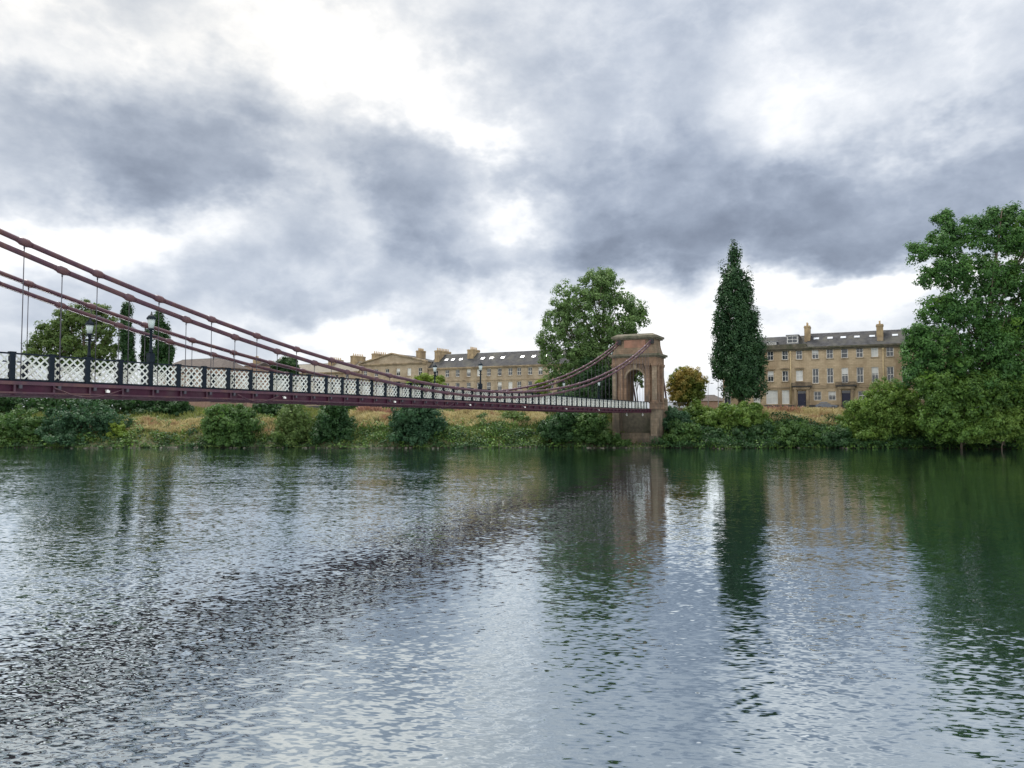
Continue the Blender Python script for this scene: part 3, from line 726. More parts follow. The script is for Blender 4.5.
rows = [(ZL(510, 375.4), ZL(510, 367.9), 1.35), (ZL(510, 390.2), ZL(510, 381.6), 1.35), (ZL(510, 404), ZL(510, 396.5), 1.4)]
pxs = [436, 447, 457.4, 463.5+5, 478.8, 488.6, 494.5+5, 510.2, 519.2-.2, 530, 540.4, 551, 562, 573, 584, 595]
T1, f1, y0, y1 = terrace_row('terrace_building', 'long sandstone terrace with skylit slate roof between the pedimented house and the big leafy tree', XL, 427.3, 600, sorted(pxs), rows, eL, 0, M['grey_stone'])
zr1 = ZL(490, 353.0)-.0
r1 = gable_roof(T1, y0, y1, eL, zr1+.6, M['slate'], over=.5)
for px in (441, 447.6, 455.6, 477.8, 486.6, 498, 517.8, 529.4, 540.6, 556, 570): skylight(r1, f1(px), .50, eL, zr1+.6, over=.5, w_=1.2, h_=1.1)
chimney(T1, 2.2, 9.0, f1(432.5), 1.6, eL+.6, ZL(437, 349.5), 8)
chimney(T1, 3.2, 7.2, f1(464.5), 2.0, eL+1.5, ZL(468, 348.2), 5)
XP = 44.2
rows2 = [(ZL(400, 376), ZL(400, 368.6), 1.4), (ZL(400, 391), ZL(400, 383.0), 1.4), (ZL(400, 404), ZL(400, 397), 1.4)]
eP = ZL(395, 363.4)
T2, f2, y0p, y1p = terrace_row('pedimented_house', 'sandstone mansion with a broad triangular pediment in the middle of the left terrace', XP, 359.5, 427.0, (365, 376, 387, 398, 409, 420), rows2, eP, 0, M['grey_stone'])
pk = ZL(392, 353.2)
ym = (y0p+y1p)/2
b = MB(); b.poly([(-.25, y0p, eP), (-.25, y1p, eP), (-.25, ym, pk-.3)]); b.poly([(2.2, y0p, eP), (2.2, y1p, eP), (2.2, ym, pk-.3)]); b.build('pediment', M['grey_stone'], T2)
b = MB()
for ya_, yb_ in ((y0p-.2, ym), (y1p+.2, ym)):
    b.hull8([(-.75, ya_, eP), (.2, ya_, eP), (.2, yb_, pk-.35), (-.75, yb_, pk-.35)], [(-.75, ya_, eP+.42), (.2, ya_, eP+.42), (.2, yb_, pk+.05), (-.75, yb_, pk+.05)])
b.build('raking_cornice', M['trim_stone'], T2)
b = MB()
for ya_, yb_ in ((y0p-.2, ym), (y1p+.2, ym)):
    b.hull8([(.2, ya_, eP), (11.3, ya_, eP), (11.3, yb_, pk-.38), (.2, yb_, pk-.38)], [(.2, ya_, eP+.2), (11.3, ya_, eP+.2), (11.3, yb_, pk-.12), (.2, yb_, pk-.12)])
b.build('roof', M['slate'], T2)
chimney(T2, 6.0, 9.0, f2(406.5), 1.6, eP+.2, ZL(409, 349), 5)
chimney(T2, 3.0, 9.5, f2(367.0), 1.5, eP+.2, ZL(373, 352.6), 7)
rows3 = [(ZL(320, 383), ZL(320, 375.3), 1.35), (ZL(320, 392), ZL(320, 386.0), 1.35), (ZL(320, 404), ZL(320, 397), 1.4)]
e3 = ZL(320, 372.4)
T3, f3, y03, y13 = terrace_row('terrace_building', 'lower sandstone terrace with weathered roof and wide ochre chimneys behind the left railing', XL, 268, 359.2, [274+10.4*i for i in range(8)], rows3, e3, 0, M['grey_stone'])
r3 = gable_roof(T3, y03, y13, e3, ZL(320, 362.2), surf('weathered slate', (.11,.10,.085), (.17,.155,.125), .85, 1, 5, 0, stain=(.16,.15,.12)), over=.5)
for pa, pb_, zt in ((343, 355, 354.6), (317, 336, 358.2), (270, 280, 358.6)):
    chimney(T3, 3.4, 9.0, f3((pa+pb_)/2-4), 1.7, e3+.6, ZL((pa+pb_)/2, zt), 6)
# low house beyond with ochre gable, left of it a hip roofed brick hall
h1 = empty('gabled_house', F(62, ycol(250, 62), 0), ANG); tag(h1, 'ochre brown house end with chimney just left of the round green treetop', 'house')
b = MB(); b.box(0, 9, -3.2, 3.4, 6, zrow(250, 366, 62)); b.build('wall', M['brick'], h1); gable_roof(h1, -3.2, 3.4, zrow(250, 366, 62)+.002, zrow(250, 361.5, 62), M['brown_slate'], back=9)
chimney(h1, 2.6, 4.2, .3, 2.6, zrow(250, 364, 62), zrow(250, 357.5, 62), 4)
XB = 18.0
oB = ycol(196, XB)
h2 = empty('brick_hall', F(XB, oB, 0), ANG); tag(h2, 'dark hip roofed brick hall behind the left part of the bridge', 'hall')
fB = lambda px: ycol(px, XB)-oB
zeB, zrB = zrow(200, 368.2, XB), zrow(195, 357.4, XB)
hs = []
for px in (168, 178, 190, 201, 212):
    for z0, z1 in ((zeB-3.6, zeB-1.4), (zeB-8.0, zeB-5.6)):
        hs.append((fB(px)-.7, fB(px)+.7, z0, z1)); window(h2, fB(px), z0, z1, 1.4, 'bars')
facade(h2, fB(221), fB(158), 3, zeB, hs, M['brick'], back=10)
gable_roof(h2, fB(221), fB(158), zeB, zrB, M['brown_slate'], back=10, over=.5, hip=4.6)
# distant roofs seen in the gap between tower and poplar
g1 = empty('distant_house', F(95, ycol(706, 95), 0), ANG); tag(g1, 'low brown roofed house far off between the tower and the poplar', 'house')
fg = lambda px: ycol(px, 95)-ycol(706, 95)
b = MB(); b.box(0, 8, fg(722), fg(692), 6, zrow(706, 401, 95)); b.build('wall', M['brick'], g1)
gable_roof(g1, fg(722), fg(692), zrow(706, 401, 95)+.002, zrow(706, 394.8, 95), M['brown_slate'], back=8, hip=3.0)
# twin arm street lamp in the same gap and a single one beside it
def street_lamp(px, ptop, Y, label, twin, group='street lamps on the far street'):
    p = at(px, ptop, Y); z0 = float(gz(p.x, p.y))-.1; h = p.z-z0
    o = empty('street_lamp', (p.x, p.y, z0), .3); tag(o, label, 'street lamp', group)
    b = MB(); b.tube([(0, 0, 0), (0, 0, 1.2), (0, 0, h-.4)], [.12, .10, .055], 8); b.build('post', M['lead'], o)
    for sx in ((-1, 1) if twin else (1,)):
        b = MB(); b.tube([(0, 0, h-.45), (.4*sx, 0, h-.12), (1.0*sx, 0, h-.05)], .04, 6); a = b.build('arm', M['lead'], o)
        b = MB(); b.hull8([(.85*sx, -.14, h-.16), (1.55*sx, -.14, h-.10), (1.55*sx, .14, h-.10), (.85*sx, .14, h-.16)], [(.9*sx, -.1, h+.02), (1.5*sx, -.08, h+.02), (1.5*sx, .08, h+.02), (.9*sx, .1, h+.02)]); b.build('lamp_head', M['iron'], a)
street_lamp(718.0, 374.0, 158, 'tall grey twin armed street lamp against the sky left of the poplar', True)
street_lamp(708.0, 383.0, 172, 'shorter single armed street lamp behind the autumn tree', False)
# parapet and iron railing of the approach beside the tower
o = empty('approach_parapet', F(6, -1.4, 0), ANG); tag(o, 'stone approach wall with black iron railing right of the tower', 'wall')
b = MB(); b.box(-.9, 16, -.35, .05, 4, 7.4); b.build('wall', M['pale_stone'], o)
b = MB()
for i in range(34): x = -.7+i*.5; b.box(x-.02, x+.02, -.17, -.13, 7.4, 8.5)
b.box(-.8, 16, -.2, -.1, 8.5, 8.6); b.build('iron_railing', M['iron'], o)
b = MB(); b.box(-.95, -.25, -.5, .2, 4, 8.9); b.hull8([(-1.05, -.6, 8.9), (-.15, -.6, 8.9), (-.15, .3, 8.9), (-1.05, .3, 8.9)], [(-.75, -.3, 9.3), (-.45, -.3, 9.3), (-.45, 0, 9.3), (-.75, 0, 9.3)]); b.build('end_pier', M['pale_stone'], o)
# parked car before the terrace
def car(px, Yd, rz, label, paint, zb=None):
    p = at(px, 408, Yd); z0 = float(gz(p.x, p.y)) if zb is None else zb
    o = empty('parked_car', (p.x, p.y, z0), rz); tag(o, label, 'car')
    L = [(-2.05, .35), (-2.1, .75), (-1.95, .98), (-.95, 1.03), (.75, .98), (1.9, .82), (2.1, .62), (2.1, .35)]
    b = MB(); n = len(L); ws = .84
    b.poly([(x, -ws, z) for x, z in L]); b.poly([(x, ws, z) for x, z in L][::-1])
    for i in range(n):
        (xa, za), (xb, zb_) = L[i], L[(i+1) % n]; b.poly([(xa, -ws, za), (xa, ws, za), (xb, ws, zb_), (xb, -ws, zb_)])
    bd = b.build('body', paint, o)
    lo = [(-1.7, -.78, 1.0), (.95, -.78, 1.0), (.95, .78, 1.0), (-1.7, .78, 1.0)]; hi = [(-1.15, -.6, 1.46), (.15, -.6, 1.46), (.15, .6, 1.46), (-1.15, .6, 1.46)]
    b = MB(); b.hull8(lo, hi); b.build('windows', M['car_glass'], o)
    b = MB(); b.hull8([(x*1.02, y*1.02, 1.455) for x, y, z in hi], [(x*.96, y*.95, 1.52) for x, y, z in hi]); b.build('roof', paint, o)
    for sx in (-1.3, 1.35):
        for sy in (-.8, .8):
            b = MB(); b.tube([(sx, sy-.1, .32), (sx, sy+.1, .32)], .32, 14); w_ = b.build('wheel', M['rubber'], o)
            b = MB(); b.tube([(sx, sy-.112, .32), (sx, sy+.112, .32)], .19, 10); b.build('rim', M['lead'], w_)
    for sy in (-.58, .58):
        b = MB(); b.box(2.02, 2.11, sy-.2, sy+.2, .6, .74); b.build('headlight', M['lamp_glass'], o)
car(826.5, 149.5, R(-27), 'grey blue car parked in front of the blond terrace above the straw grass', M['car_paint'], 7.25)
# ================================================================ trees, bushes and ground cover
def unit(v): return v/np.maximum(np.linalg.norm(v, axis=-1, keepdims=True), 1e-6)
def leaf_quads(ctr, nrm, size):
    n = len(ctr); r = unit(RNG.normal(size=(n, 3)))
    a = unit(np.cross(nrm, r)); b = np.cross(nrm, a)
    s = size[:, None]
    V = np.stack([ctr+a*s, ctr+b*s*.62, ctr-a*s, ctr-b*s*.62], 1).reshape(-1, 3)
    return V, np.arange(n*4).reshape(n, 4)
def crown_points(blobs, n, clump, per=34, zst=1.0, fill=.35, up=.45, core=.22):
    """leaves gathered in clumps, clumps gathered through each lobe of the crown"""
    vol = np.array([(b[3]*b[4]*b[5])**(2/3) for b in blobs]); vol /= vol.sum()
    P, Nn, S = [], [], []
    for b, v in zip(blobs, vol):
        k = max(5, int(n*v/per)); c = np.array(b[:3]); r = np.array(b[3:6])
        d = unit(RNG.normal(size=(k, 3))); rad = RNG.uniform(fill**3, 1, k)**(1/3)*RNG.uniform(.82, 1.08, k)
        cc = c+d*r*rad[:, None]
        cs = clump*RNG.uniform(.6, 1.35, k)
        m = int(per)
        o = unit(RNG.normal(size=(k, m, 3)))*RNG.uniform(.15, 1, (k, m, 1))**.5*np.array([.95, .95, .75*zst])
        pts = cc[:, None]+o*cs[:, None, None]
        nn = unit(unit(o)*.95+d[:, None]*.45+np.array([0, 0, up])+RNG.normal(size=(k, m, 3))*.33)
        S.append(np.ones(k*m)); P.append(pts.reshape(-1, 3)); Nn.append(nn.reshape(-1, 3))
        j = max(20, int(n*v*core)); dd = unit(RNG.normal(size=(j, 3))); q = RNG.uniform(0, .66, j)**.5   # leaves deep inside
        P.append(c+dd*r*q[:, None]); Nn.append(unit(RNG.normal(size=(j, 3)))); S.append(np.full(j, 1.9))
    return np.concatenate(P), np.concatenate(Nn), np.concatenate(S)
def plant(name, label, cat, Y, base_px, blobs, n, leaf, mat, clump=1.1, group=None, trunk=.25, zst=1.0, per=34, limbs=5, fill=.35, part=('crown', 'trunk'), zbase=None, depth=1.0, core=.22, ragged=2):
    """blobs: (px, py, rx px, ry px[, metres nearer]) measured on the photo, set at Y metres"""
    p = at(base_px, 400, Y); z0 = (float(gz(p.x, Y))-.15) if zbase is None else zbase
    o = empty(name, (p.x, Y, z0), RNG.uniform(0, 6)); a = -o.rotation_euler.z
    ca, sa = math.cos(a), math.sin(a)
    k = Y/FPX; B = []
    for b in blobs:
        q = at(b[0], b[1], Y-(b[4] if len(b) > 4 else 0)); kk = q.y/FPX
        rx, rz = b[2]*kk, b[3]*kk
        B.append((q.x-p.x, q.y-Y, q.z-z0, rx, rx*depth if rx < 9 else 9+(rx-9)*.5, rz))
    for b in list(B):                     # shoots and side lobes break up each round mass
        for _ in range(ragged):
            d = RNG.normal(size=3); d[2] = abs(d[2])*.9-.15; d /= np.linalg.norm(d); q = RNG.uniform(.22, .42)
            B.append((b[0]+d[0]*b[3]*.92, b[1]+d[1]*b[4]*.92, b[2]+d[2]*b[5]*.95, b[3]*q, b[4]*q, b[5]*q*RNG.uniform(.9, 1.6)))
    leaf *= .70; pts, nn, sz = crown_points(B, int(n*2.4), clump, per*2.1, zst, fill, core=core)
    gzz = z0+pts[:, 2]; g = gz(pts[:, 0]+p.x, pts[:, 1]+Y)
    keep = gzz > np.maximum(g, 0)+.1; pts, nn, sz = pts[keep], nn[keep], sz[keep]
    V, Fc = leaf_quads(pts, nn, leaf*sz*RNG.uniform(.6, 1.35, len(pts)))
    rot = np.array([[ca, -sa, 0], [sa, ca, 0], [0, 0, 1]])
    V = V @ rot.T
    tag(o, label, cat, group)
    link(part[0], np_mesh(part[0], V, Fc, mat), o)
    mb = MB(); top = max(B, key=lambda q: q[2]); cen = np.mean([q[:3] for q in B], 0)
    def loc(v): return tuple(rot @ np.array(v))
    end = np.array([top[0]*.7+cen[0]*.3, top[1], top[2]])
    tp = [(0, 0, -.3), (.02*end[0], 0, .18*end[2]), (.2*end[0], .2*end[1], .45*end[2]), (.6*end[0], .6*end[1], .75*end[2]), tuple(end)]
    mb.tube([loc(v) for v in tp], [trunk*1.25, trunk, trunk*.8, trunk*.5, trunk*.12], 8)
    idx = sorted(range(len(blobs)), key=lambda i: -B[i][3])[:limbs]
    for i in idx:
        q = B[i]; f = RNG.uniform(.25, .55); st = (.2*end[0]*f*2, .2*end[1]*f*2, max(.1, min(end[2], q[2])*f)); mid = ((st[0]+q[0])/2, (st[1]+q[1])/2, st[2]+(q[2]-st[2])*.6)
        mb.tube([loc(st), loc(mid), loc((q[0], q[1], q[2]+q[5]*.4))], [trunk*.5, trunk*.32, trunk*.08], 6)
        for _ in range(3):
            d = RNG.normal(size=3); d /= np.linalg.norm(d); e = (q[0]+d[0]*q[3]*.8, q[1]+d[1]*q[4]*.8, q[2]+abs(d[2])*q[5]*.8)
            mb.tube([loc(mid), loc(((mid[0]+e[0])/2, (mid[1]+e[1])/2, (mid[2]+e[2])/2+.3)), loc(e)], [trunk*.22, trunk*.14, trunk*.04], 5)
    mb.build(part[1], M['bark'], o)
    return o
BU = ('foliage', 'stem')
def bush(label, Y, base_px, blobs, n, mat, leaf=.24, clump=.8, group='bushes along the far bank', cat='bush', name='bank_bush', **k):
    return plant(name, label, cat, Y, base_px, blobs, n, leaf, M[mat], clump, group, trunk=.10, part=BU, limbs=4, **k)
# ---- trees
plant('ash_tree', 'big loose leafy tree standing right behind the stone tower', 'tree', 152, 602,
      [(592,292,22,22),(570,302,20,22),(614,296,20,20),(632,312,15,19),(642,318,8,12),(556,326,17,22),(584,326,28,26),(612,330,24,24),(550,350,13,18),(574,356,22,24),(600,362,26,28),(622,352,16,24),(556,374,14,14),(590,385,26,20),(615,385,16,22),(600,278,14,10)],
      22000, .31, M['leaf_ash'], 1.2, trunk=.55, limbs=9, fill=.25, core=.08)
plant('poplar_tree', 'tall dark green columnar poplar standing alone left of the terrace with the navy door', 'tree', 143, 741,
      [(734,258,7,14),(732,276,12,17),(735,298,16.5,20),(738,322,21,22),(739,346,25.5,22),(739,367,26.5,21),(742,386,22,17),(719,322,7,25),(753,330,8,26),(719,360,9,24),(758,362,9,24),(724,296,8,18),(744,288,9,22)],
      19000, .30, M['leaf_poplar'], 1.0, trunk=.5, zst=2.2, per=40, limbs=5, fill=.3, ragged=0, core=.12)
plant('maple_tree', 'huge bright green broadleaf tree at the right edge above the willow', 'tree', 128, 985,
      [(942,244,19,17),(920,252,14,10),(968,236,20,20),(1002,238,24,24),(1035,240,30,30),(932,276,18,14),(958,272,24,22),(990,280,28,26),(1028,285,34,32),(938,308,22,18),(966,312,28,24),(1002,322,30,28),(1040,330,36,34),(916,336,14,12),(940,344,30,26),(976,352,32,26),(1015,362,36,30),(1055,375,36,34),(918,358,17,18),(914,376,14,16),(985,385,40,26),(1020,385,40,26),(940,372,26,20),(945,220,9,9),(985,221,14,10),(1015,218,16,10)],
      56000, .28, M['leaf_right'], 1.1, trunk=.6, limbs=12, fill=.3, core=.12)
plant('autumn_tree', 'round orange brown autumn tree just right of the stone tower', 'tree', 164, 688,
      [(687,383,17,15),(676,386,11,14),(698,388,11,14),(686,396,18,11),(684,374,13,9),(692,376,11,9)], 9000, .24, M['leaf_autumn'], .75, trunk=.25, fill=.2, ragged=0)
plant('leafy_tree', 'loose pale green spreading tree seen through the chains at the left', 'tree', 176, 85,
      [(82,318,22,14),(96,310,12,9),(66,328,20,14),(48,338,16,12),(100,330,18,14),(36,346,9,9),(70,346,26,14),(104,348,15,13),(88,362,30,14),(52,360,24,12)],
      8000, .36, M['leaf_willow'], 1.25, trunk=.5, limbs=9, fill=.2)
for lab, bpx, Yq, bl, n in (
    ('slender dark poplar right of the loose pale tree, leftmost of the three behind the chains', 127, 172, [(127,310,4,9),(126,325,6,14),(127,342,7,16),(127,362,7,16)], 3600),
    ('small dark poplar between two taller poplars behind the chains', 146, 178, [(146,340,4.5,10),(146,354,5.5,12),(146,366,6,12)], 2400),
    ('broader dark poplar beside the near bridge lamp, rightmost of the three behind the chains', 161, 172, [(157,318,4,8),(160,330,7,15),(163,346,9,16),(162,362,10,16),(170,352,5,12)], 4400)):
    plant('poplar_tree', lab, 'tree', Yq, bpx, bl, n, .34, M['leaf_dark'], .9, 'slim poplars behind the chains', ragged=1, trunk=.3, zst=2.2, limbs=2)
plant('round_tree', 'small round dark green treetop between ochre chimneys at the left terrace', 'tree', 190, 287, [(287,362,8,6),(283,368,9,8),(292,368,8,8),(287,380,12,10)], 2600, .36, M['leaf_dark'], 1.0, trunk=.3)
plant('lime_tree', 'pale lime green treetop rising above the railing before the pedimented house', 'tree', 160, 424, [(424,380,13,6),(415,384,11,7),(436,385,11,7),(425,392,20,10),(424,404,18,10)], 4600, .26, M['leaf_lime'], .8, trunk=.2)
plant('small_tree', 'small yellowish tree in front of the terrace left of the big leafy tree', 'tree', 168, 540, [(540,384,6,6),(536,392,7,7),(544,392,7,7)], 1600, .24, M['leaf_lime'], .7, trunk=.12)
plant('dark_tree', 'dark tree behind the hangers left of the stone tower', 'tree', 146, 590, [(588,396,24,16),(604,388,12,18),(570,398,16,12),(608,408,9,12),(556,402,12,9),(590,376,20,14)], 9000, .30, M['leaf_dark'], 1.0, trunk=.25)
plant('street_tree', 'thin pale tree glimpsed through the arch of the stone tower', 'tree', 168, 638, [(638,380,8,9),(634,372,6,6),(642,372,5,6)], 700, .26, M['leaf_willow'], .8, trunk=.14, core=0, fill=.2)
# ---- bushes, left to right
bush('rounded mid green bush at the left edge below the bridge', 133.6, 18, [(20,424,20,18),(8,430,16,18),(34,434,15,14),(16,440,24,9)], 5200, 'leaf_bank')
bush('wide dark green bush under the bridge at the left, next to the rounded bush', 133.8, 84, [(70,424,22,22),(92,420,24,22),(112,428,16,18),(56,434,18,14),(84,438,34,10)], 7600, 'leaf_teal')
bush('dark hedge of trees behind the left bushes, just below the deck', 148, 110, [(10,404,24,18),(50,405,26,18),(95,404,28,18),(135,406,28,18),(165,406,26,17),(-20,410,24,22)], 12000, 'leaf_dark', leaf=.3, clump=1.1)
bush('small bright lime bush at the waterline under the left of the bridge', 132.6, 119, [(118,428,8,8),(123,436,9,8),(114,436,7,7)], 1900, 'leaf_lime', leaf=.18, clump=.5)
bush('dark thicket behind the straw mound under the near lamp', 146, 160, [(150,416,22,14),(175,414,18,14),(186,412,9,12)], 4000, 'leaf_dark', leaf=.28)
bush('large round green bush hanging over the water right of the straw mound', 132.2, 230, [(230,422,25,18),(218,432,18,13),(246,430,17,15),(226,412,16,10),(230,440,29,8),(238,414,14,11)], 7600, 'leaf_bank')
bush('dark bush set back between the round green bush and the pale willow bush', 146, 268, [(262,412,14,12),(278,412,14,14),(270,420,18,10)], 4000, 'leaf_dark', leaf=.28)
bush('pale olive willow bush left of the tall dark bush under the bridge', 132.4, 296, [(294,414,18,14),(284,424,12,14),(302,428,18,14),(290,438,20,9),(310,438,14,8)], 5600, 'leaf_willow', leaf=.2, clump=.7)
bush('dense dark green bush touching the pale willow bush on its right', 132.0, 332, [(332,422,18,18),(344,428,12,16),(324,434,16,12),(336,438,22,9),(334,408,16,10)], 6400, 'leaf_dark')
bush('low dark hedge under the deck behind the pink seed heads', 152, 370, [(360,408,16,9),(378,410,18,9),(350,404,10,8)], 3400, 'leaf_dark', leaf=.28)
bush('tall dark bluish bush below the lime treetop, standing in the water edge', 132.2, 417, [(416,416,26,18),(404,426,18,16),(430,424,17,18),(414,436,26,11),(420,404,18,10)], 9000, 'leaf_teal')
bush('small grey green sapling bush on the straw slope right of the bluish bush', 139, 484, [(482,420,5,8),(486,428,6,7)], 1000, 'leaf_bank', leaf=.18, clump=.5)
bush('small dark round bush under the deck above the straw slope', 152, 494, [(494,409,10,6),(488,412,7,5)], 1600, 'leaf_dark')
bush('light yellowish green bush on the slope left of the dark bushes by the tower', 140, 517, [(516,420,15,11),(508,426,12,9),(526,426,10,9)], 3600, 'leaf_willow', leaf=.2, clump=.7)
bush('dark leafy bush under the bridge end left of the brighter bush', 132.2, 558, [(556,424,15,13),(566,418,13,11),(548,430,10,10),(562,436,18,8)], 4800, 'leaf_dark')
bush('brighter green bush beside the stone pier under the bridge end', 131.8, 588, [(588,424,15,14),(598,428,9,13),(578,432,11,10),(590,438,17,6)], 4800, 'leaf_bank')
bush('low green bush at the foot of the stone pier', 130.6, 608, [(604,437,10,7),(613,440,9,6),(598,442,8,4),(624,443,9,4)], 2400, 'leaf_bank', leaf=.2, clump=.5)
bush('bluish green shrub against the approach wall right of the tower', 136, 676, [(674,416,10,9),(682,422,11,10),(668,424,8,10)], 2600, 'leaf_teal')
bush('olive green shrub at the waterline just right of the tower', 131.5, 686, [(684,432,16,11),(672,440,14,7),(698,438,14,9)], 4200, 'leaf_bank')
bush('yellow green shrub under the autumn tree', 140, 700, [(696,412,12,9),(690,420,14,9),(706,416,9,10)], 3000, 'leaf_light')
bush('broad bright topped bush at the foot of the tall poplar', 134.5, 738, [(730,414,20,13),(748,412,15,10),(716,422,16,14),(742,424,22,16),(728,434,26,12),(762,422,13,11)], 8600, 'leaf_light')
bush('dark bush hanging over the water below the bright topped bush', 131.4, 735, [(715,438,18,10),(740,438,20,11),(765,436,16,11)], 5200, 'leaf_dark')
bush('dark green bush below the straw grass of the right bank', 132, 790, [(778,432,16,10),(796,430,16,11),(812,434,16,11),(790,440,26,7)], 5600, 'leaf_bank')
bush('low dark bush at the waterline left of the big willow bush', 130.6, 832, [(822,436,16,9),(840,436,14,10),(832,442,22,5)], 3800, 'leaf_dark')
plant('willow_bush', 'big pale yellow green willow bush in front of the right terrace', 'bush', 131.5, 885, [(886,396,22,20),(872,408,22,18),(902,404,22,22),(858,420,18,16),(884,422,30,20),(908,424,18,18),(868,434,24,10),(850,430,12,10)], 13000, .22, M['leaf_light'], .85, 'bushes along the far bank', trunk=.2, part=BU, fill=.4)
plant('willow_bush', 'broad fresh green bush mass right of the pale willow, beneath the huge tree', 'bush', 125, 960, [(945,392,24,22),(935,416,24,22),(965,410,28,26),(992,396,22,26),(1015,404,26,28),(985,424,30,18),(1015,430,28,16),(955,432,30,12),(1045,410,28,34),(930,384,18,16),(975,388,24,20),(1010,388,26,20)], 26000, .25, M['leaf_mid'], .95, 'bushes along the far bank', trunk=.2, part=BU, fill=.35)
bush('light green rounded shrub hanging low over the water at the right edge', 122.5, 1000, [(998,426,22,17),(1016,420,18,18),(978,434,18,11)], 7000, 'leaf_light', leaf=.2, clump=.7)
# ---- ground cover on the bank: blades and brambles that nobody could count
def cover(name, label, n, xr, dr, hgt, wid, mat, dens=None, lean=.35):
    X = RNG.uniform(xr[0], xr[1], n); d = RNG.uniform(dr[0], dr[1], n); Y = edge(X)+d
    if dens is not None:
        k = RNG.uniform(size=n) < dens(X, d); X, d, Y = X[k], d[k], Y[k]
    k = ~((X > 15) & (X < 31) & (d < 6)) | (RNG.uniform(size=len(X)) < .12); X, d, Y = X[k], d[k], Y[k]
    n = len(X); z = gz(X, Y)
    th = RNG.uniform(0, np.pi, n); h = hgt*RNG.uniform(.45, 1.25, n); w_ = wid*RNG.uniform(.6, 1.4, n)
    ax, ay = np.cos(th)*w_, np.sin(th)*w_; lx, ly = RNG.normal(size=n)*lean*h, RNG.normal(size=n)*lean*h
    z = np.maximum(z, .0)-.05
    V = np.stack([np.stack([X-ax, Y-ay, z], -1), np.stack([X+ax, Y+ay, z], -1), np.stack([X+lx+ax*.5, Y+ly+ay*.5, z+h], -1), np.stack([X+lx-ax*.5, Y+ly-ay*.5, z+h*.9], -1)], 1).reshape(-1, 3)
    return tag(link(name, np_mesh(name, V, np.arange(n*4).reshape(n, 4), mat)), label, None, None, 'stuff')
def pxX(a, b, Y=138): return at(a, 420, Y).x, at(b, 420, Y).x
sn = lambda X, a, b, c: .5+.5*np.sin(X*a+b)*np.sin(X*c+1.3)
cover('bank_grass', 'mixed green and yellow grass on the far bank slope', 46000, (-110, 85), (1.2, 22), .75, .09, M['leaf_grass'])
straw = lambda x0, x1, d0, d1: (lambda X, d: ((X > x0) & (X < x1) & (d > d0) & (d < d1))*np.clip((.6*sn(X, .5, 0, .21)+.6*sn(d*1.7+X*.6, .9, 1, .8)-.32)*1.6, .04, .85))
for nm, (a, b), dr, cnt, h in (('dry_grass', (126, 206), (4.5, 9), 8000, .9), ('dry_grass', (254, 292), (2.5, 8), 4000, .9), ('dry_grass', (345, 398), (6, 15), 5500, .9), ('dry_grass', (436, 545), (6.5, 15), 12000, .95), ('dry_grass', (768, 856), (7, 17), 14000, 1.25)):
    x0, x1 = pxX(a, b)
    cover(nm, 'straw coloured dry grass and seed heads on the upper bank', cnt, (x0, x1), dr, h, .07, M['leaf_straw'])
for (a, b), dr, cnt in (((352, 390), (15, 17), 700), ((455, 482), (16, 19), 700), ((775, 812), (15, 17), 700)):
    x0, x1 = pxX(a, b); cover('pink_wildflowers', 'dusky pink seed heads along the top of the bank', cnt, (x0, x1), dr, 1.5, .12, M['leaf_pink'])
def bramble(name, label, n, xr, dr, mat, hmax, size, dens=None):
    X = RNG.uniform(xr[0], xr[1], n); d = RNG.uniform(dr[0], dr[1], n)
    if dens is not None: k = RNG.uniform(size=n) < dens(X, d); X, d = X[k], d[k]
    k = ~((X > 15) & (X < 31) & (d < 6)) | (RNG.uniform(size=len(X)) < .6); X, d = X[k], d[k]
    n = len(X); Y = edge(X)+d; hump = hmax*(.35+.65*sn(X+d, .9, .4, .37))*RNG.uniform(.0, 1, n)**.6
    ctr = np.stack([X, Y, np.maximum(gz(X, Y), -.02)+hump+.05], -1)
    nn = unit(RNG.normal(size=(n, 3))*.7+np.array([0, -.35, .8]))
    V, Fc = leaf_quads(ctr, nn, size*RNG.uniform(.6, 1.4, n))
    return tag(link(name, np_mesh(name, V, Fc, mat)), label, None, None, 'stuff')
bramble('bramble_cover', 'tangled brambles and low leaves along the water edge', 24000, (-110, 85), (-.9, 2.2), M['leaf_bramble'], .8, .16, lambda X, d: .15+.85*sn(X, .45, 1, .31))
bramble('bramble_cover', 'brighter low leaves scattered over the bank slope', 26000, (-48, 20), (1.5, 8), M['leaf_bank'], .8, .17)
bramble('bramble_cover', 'dense brambles under the right hand bushes', 26000, (26, 90), (-1.4, 9), M['leaf_dark'], 1.9, .22)
bramble('water_weeds', 'pale weeds hanging over the far waterline', 6000, (-110, 60), (-1.5, .3), M['leaf_willow'], .55, .16, lambda X, d: sn(X, .8, 2, .33) > .55)
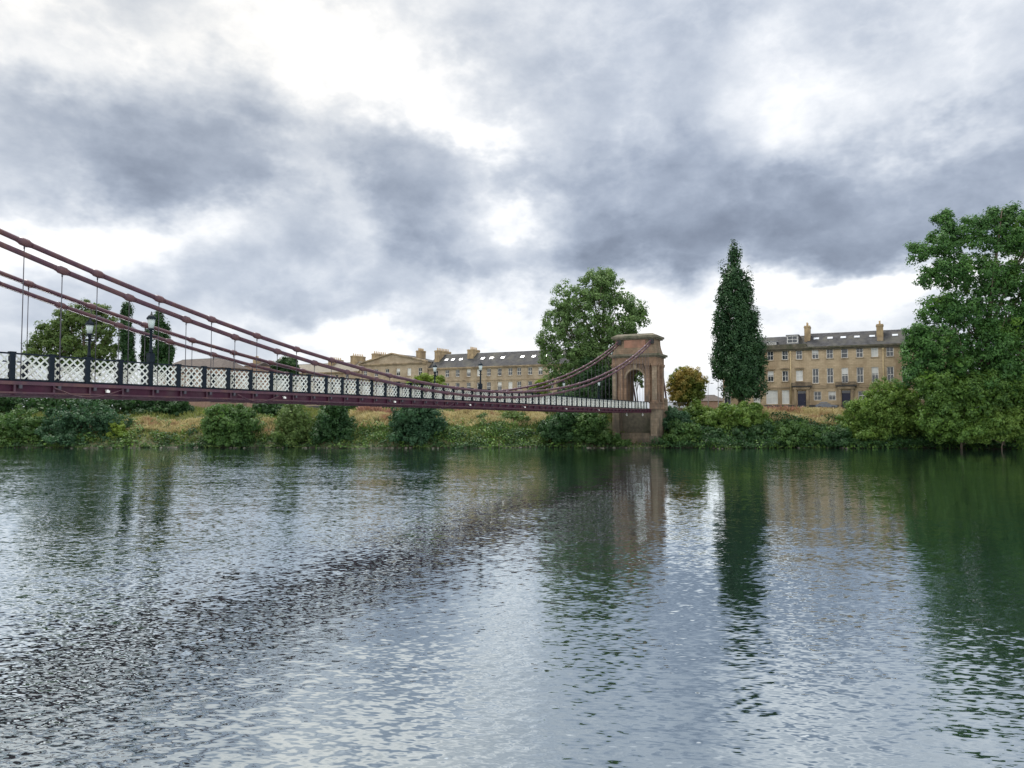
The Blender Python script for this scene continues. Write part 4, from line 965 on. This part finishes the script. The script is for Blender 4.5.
def thicket(name, label, n, xr, dr, mat, rmax, leaf, per=70, dens=None):
    X = RNG.uniform(xr[0], xr[1], n); d = RNG.uniform(dr[0], dr[1], n)
    if dens is not None: k = RNG.uniform(size=n) < dens(X, d); X, d = X[k], d[k]
    k = ~((X > 15) & (X < 31) & (d < 6)); X, d = X[k], d[k]; n = len(X)
    r = rmax*RNG.uniform(.25, 1, n)**1.5; c = np.stack([X, edge(X)+d, np.maximum(gz(X, edge(X)+d), 0)+r*.35], -1)
    o = unit(RNG.normal(size=(n, per, 3))); rr = RNG.uniform(.55, 1.1, (n, per, 1))
    pts = c[:, None]+o*rr*r[:, None, None]*np.array([1.15, 1.15, .85]); nn = unit(o*.8+np.array([0, 0, .5])+RNG.normal(size=o.shape)*.35)
    pts, nn, sz = pts.reshape(-1, 3), nn.reshape(-1, 3), np.repeat(.6+.5*r/rmax, per)
    k = pts[:, 2] > .03; pts, nn, sz = pts[k], nn[k], sz[k]
    V, Fc = leaf_quads(pts, nn, leaf*sz*RNG.uniform(.6, 1.4, len(pts)))
    return tag(link(name, np_mesh(name, V, Fc, mat)), label, None, None, 'stuff')
thicket('undergrowth', 'uneven low scrub covering the far bank slope', 620, (-110, 26), (-.6, 9), M['leaf_mid'], 1.5, .19, dens=lambda X, d: .25+.75*sn(X+d, .7, .6, .43))
thicket('undergrowth', 'darker scrub tangled along the far waterline', 360, (-110, 26), (-1.1, 5), M['leaf_dark'], 1.3, .19, dens=lambda X, d: .2+.8*sn(X-d, .5, 2.6, .37))
thicket('undergrowth', 'pale olive scrub on the far bank slope', 260, (-80, 20), (.5, 10), M['leaf_willow'], 1.1, .17, dens=lambda X, d: .2+.8*sn(X, .6, 4, .29))
thicket('undergrowth', 'mixed scrub below the right hand bushes', 260, (27, 92), (-1.3, 8), M['leaf_mid'], 1.6, .20)
# stones showing along the waterline
bb = []
V, Fc = [], []
for i in range(200):
    X = RNG.uniform(-105, 70); s = RNG.uniform(.06, .2); Y = float(edge(X))+RNG.uniform(-1.3, .1); z = max(float(gz(X, Y)), -.05)+s*.2
    if sn(X, .6, 1, .27) < .42: continue
    d = unit(RNG.normal(size=(8, 3)));  n0_ = len(V)*1
    cube = np.array([(x, y, q) for q in (-1, 1) for y in (-1, 1) for x in (-1, 1)], float)*RNG.uniform(.6, 1.2, 3)+d*.25
    base = sum(len(v) for v in V); V.append(cube*s*np.array([1.3, 1, .7])+np.array([X, Y, z])); Fc.append(np.array([(0,2,3,1),(4,5,7,6),(0,1,5,4),(2,6,7,3),(0,4,6,2),(1,3,7,5)])+base)
tag(link('shore_rubble', np_mesh('shore_rubble', np.concatenate(V), np.concatenate(Fc), M['rock'])), 'small pale stones scattered along the far waterline', None, None, 'stuff')
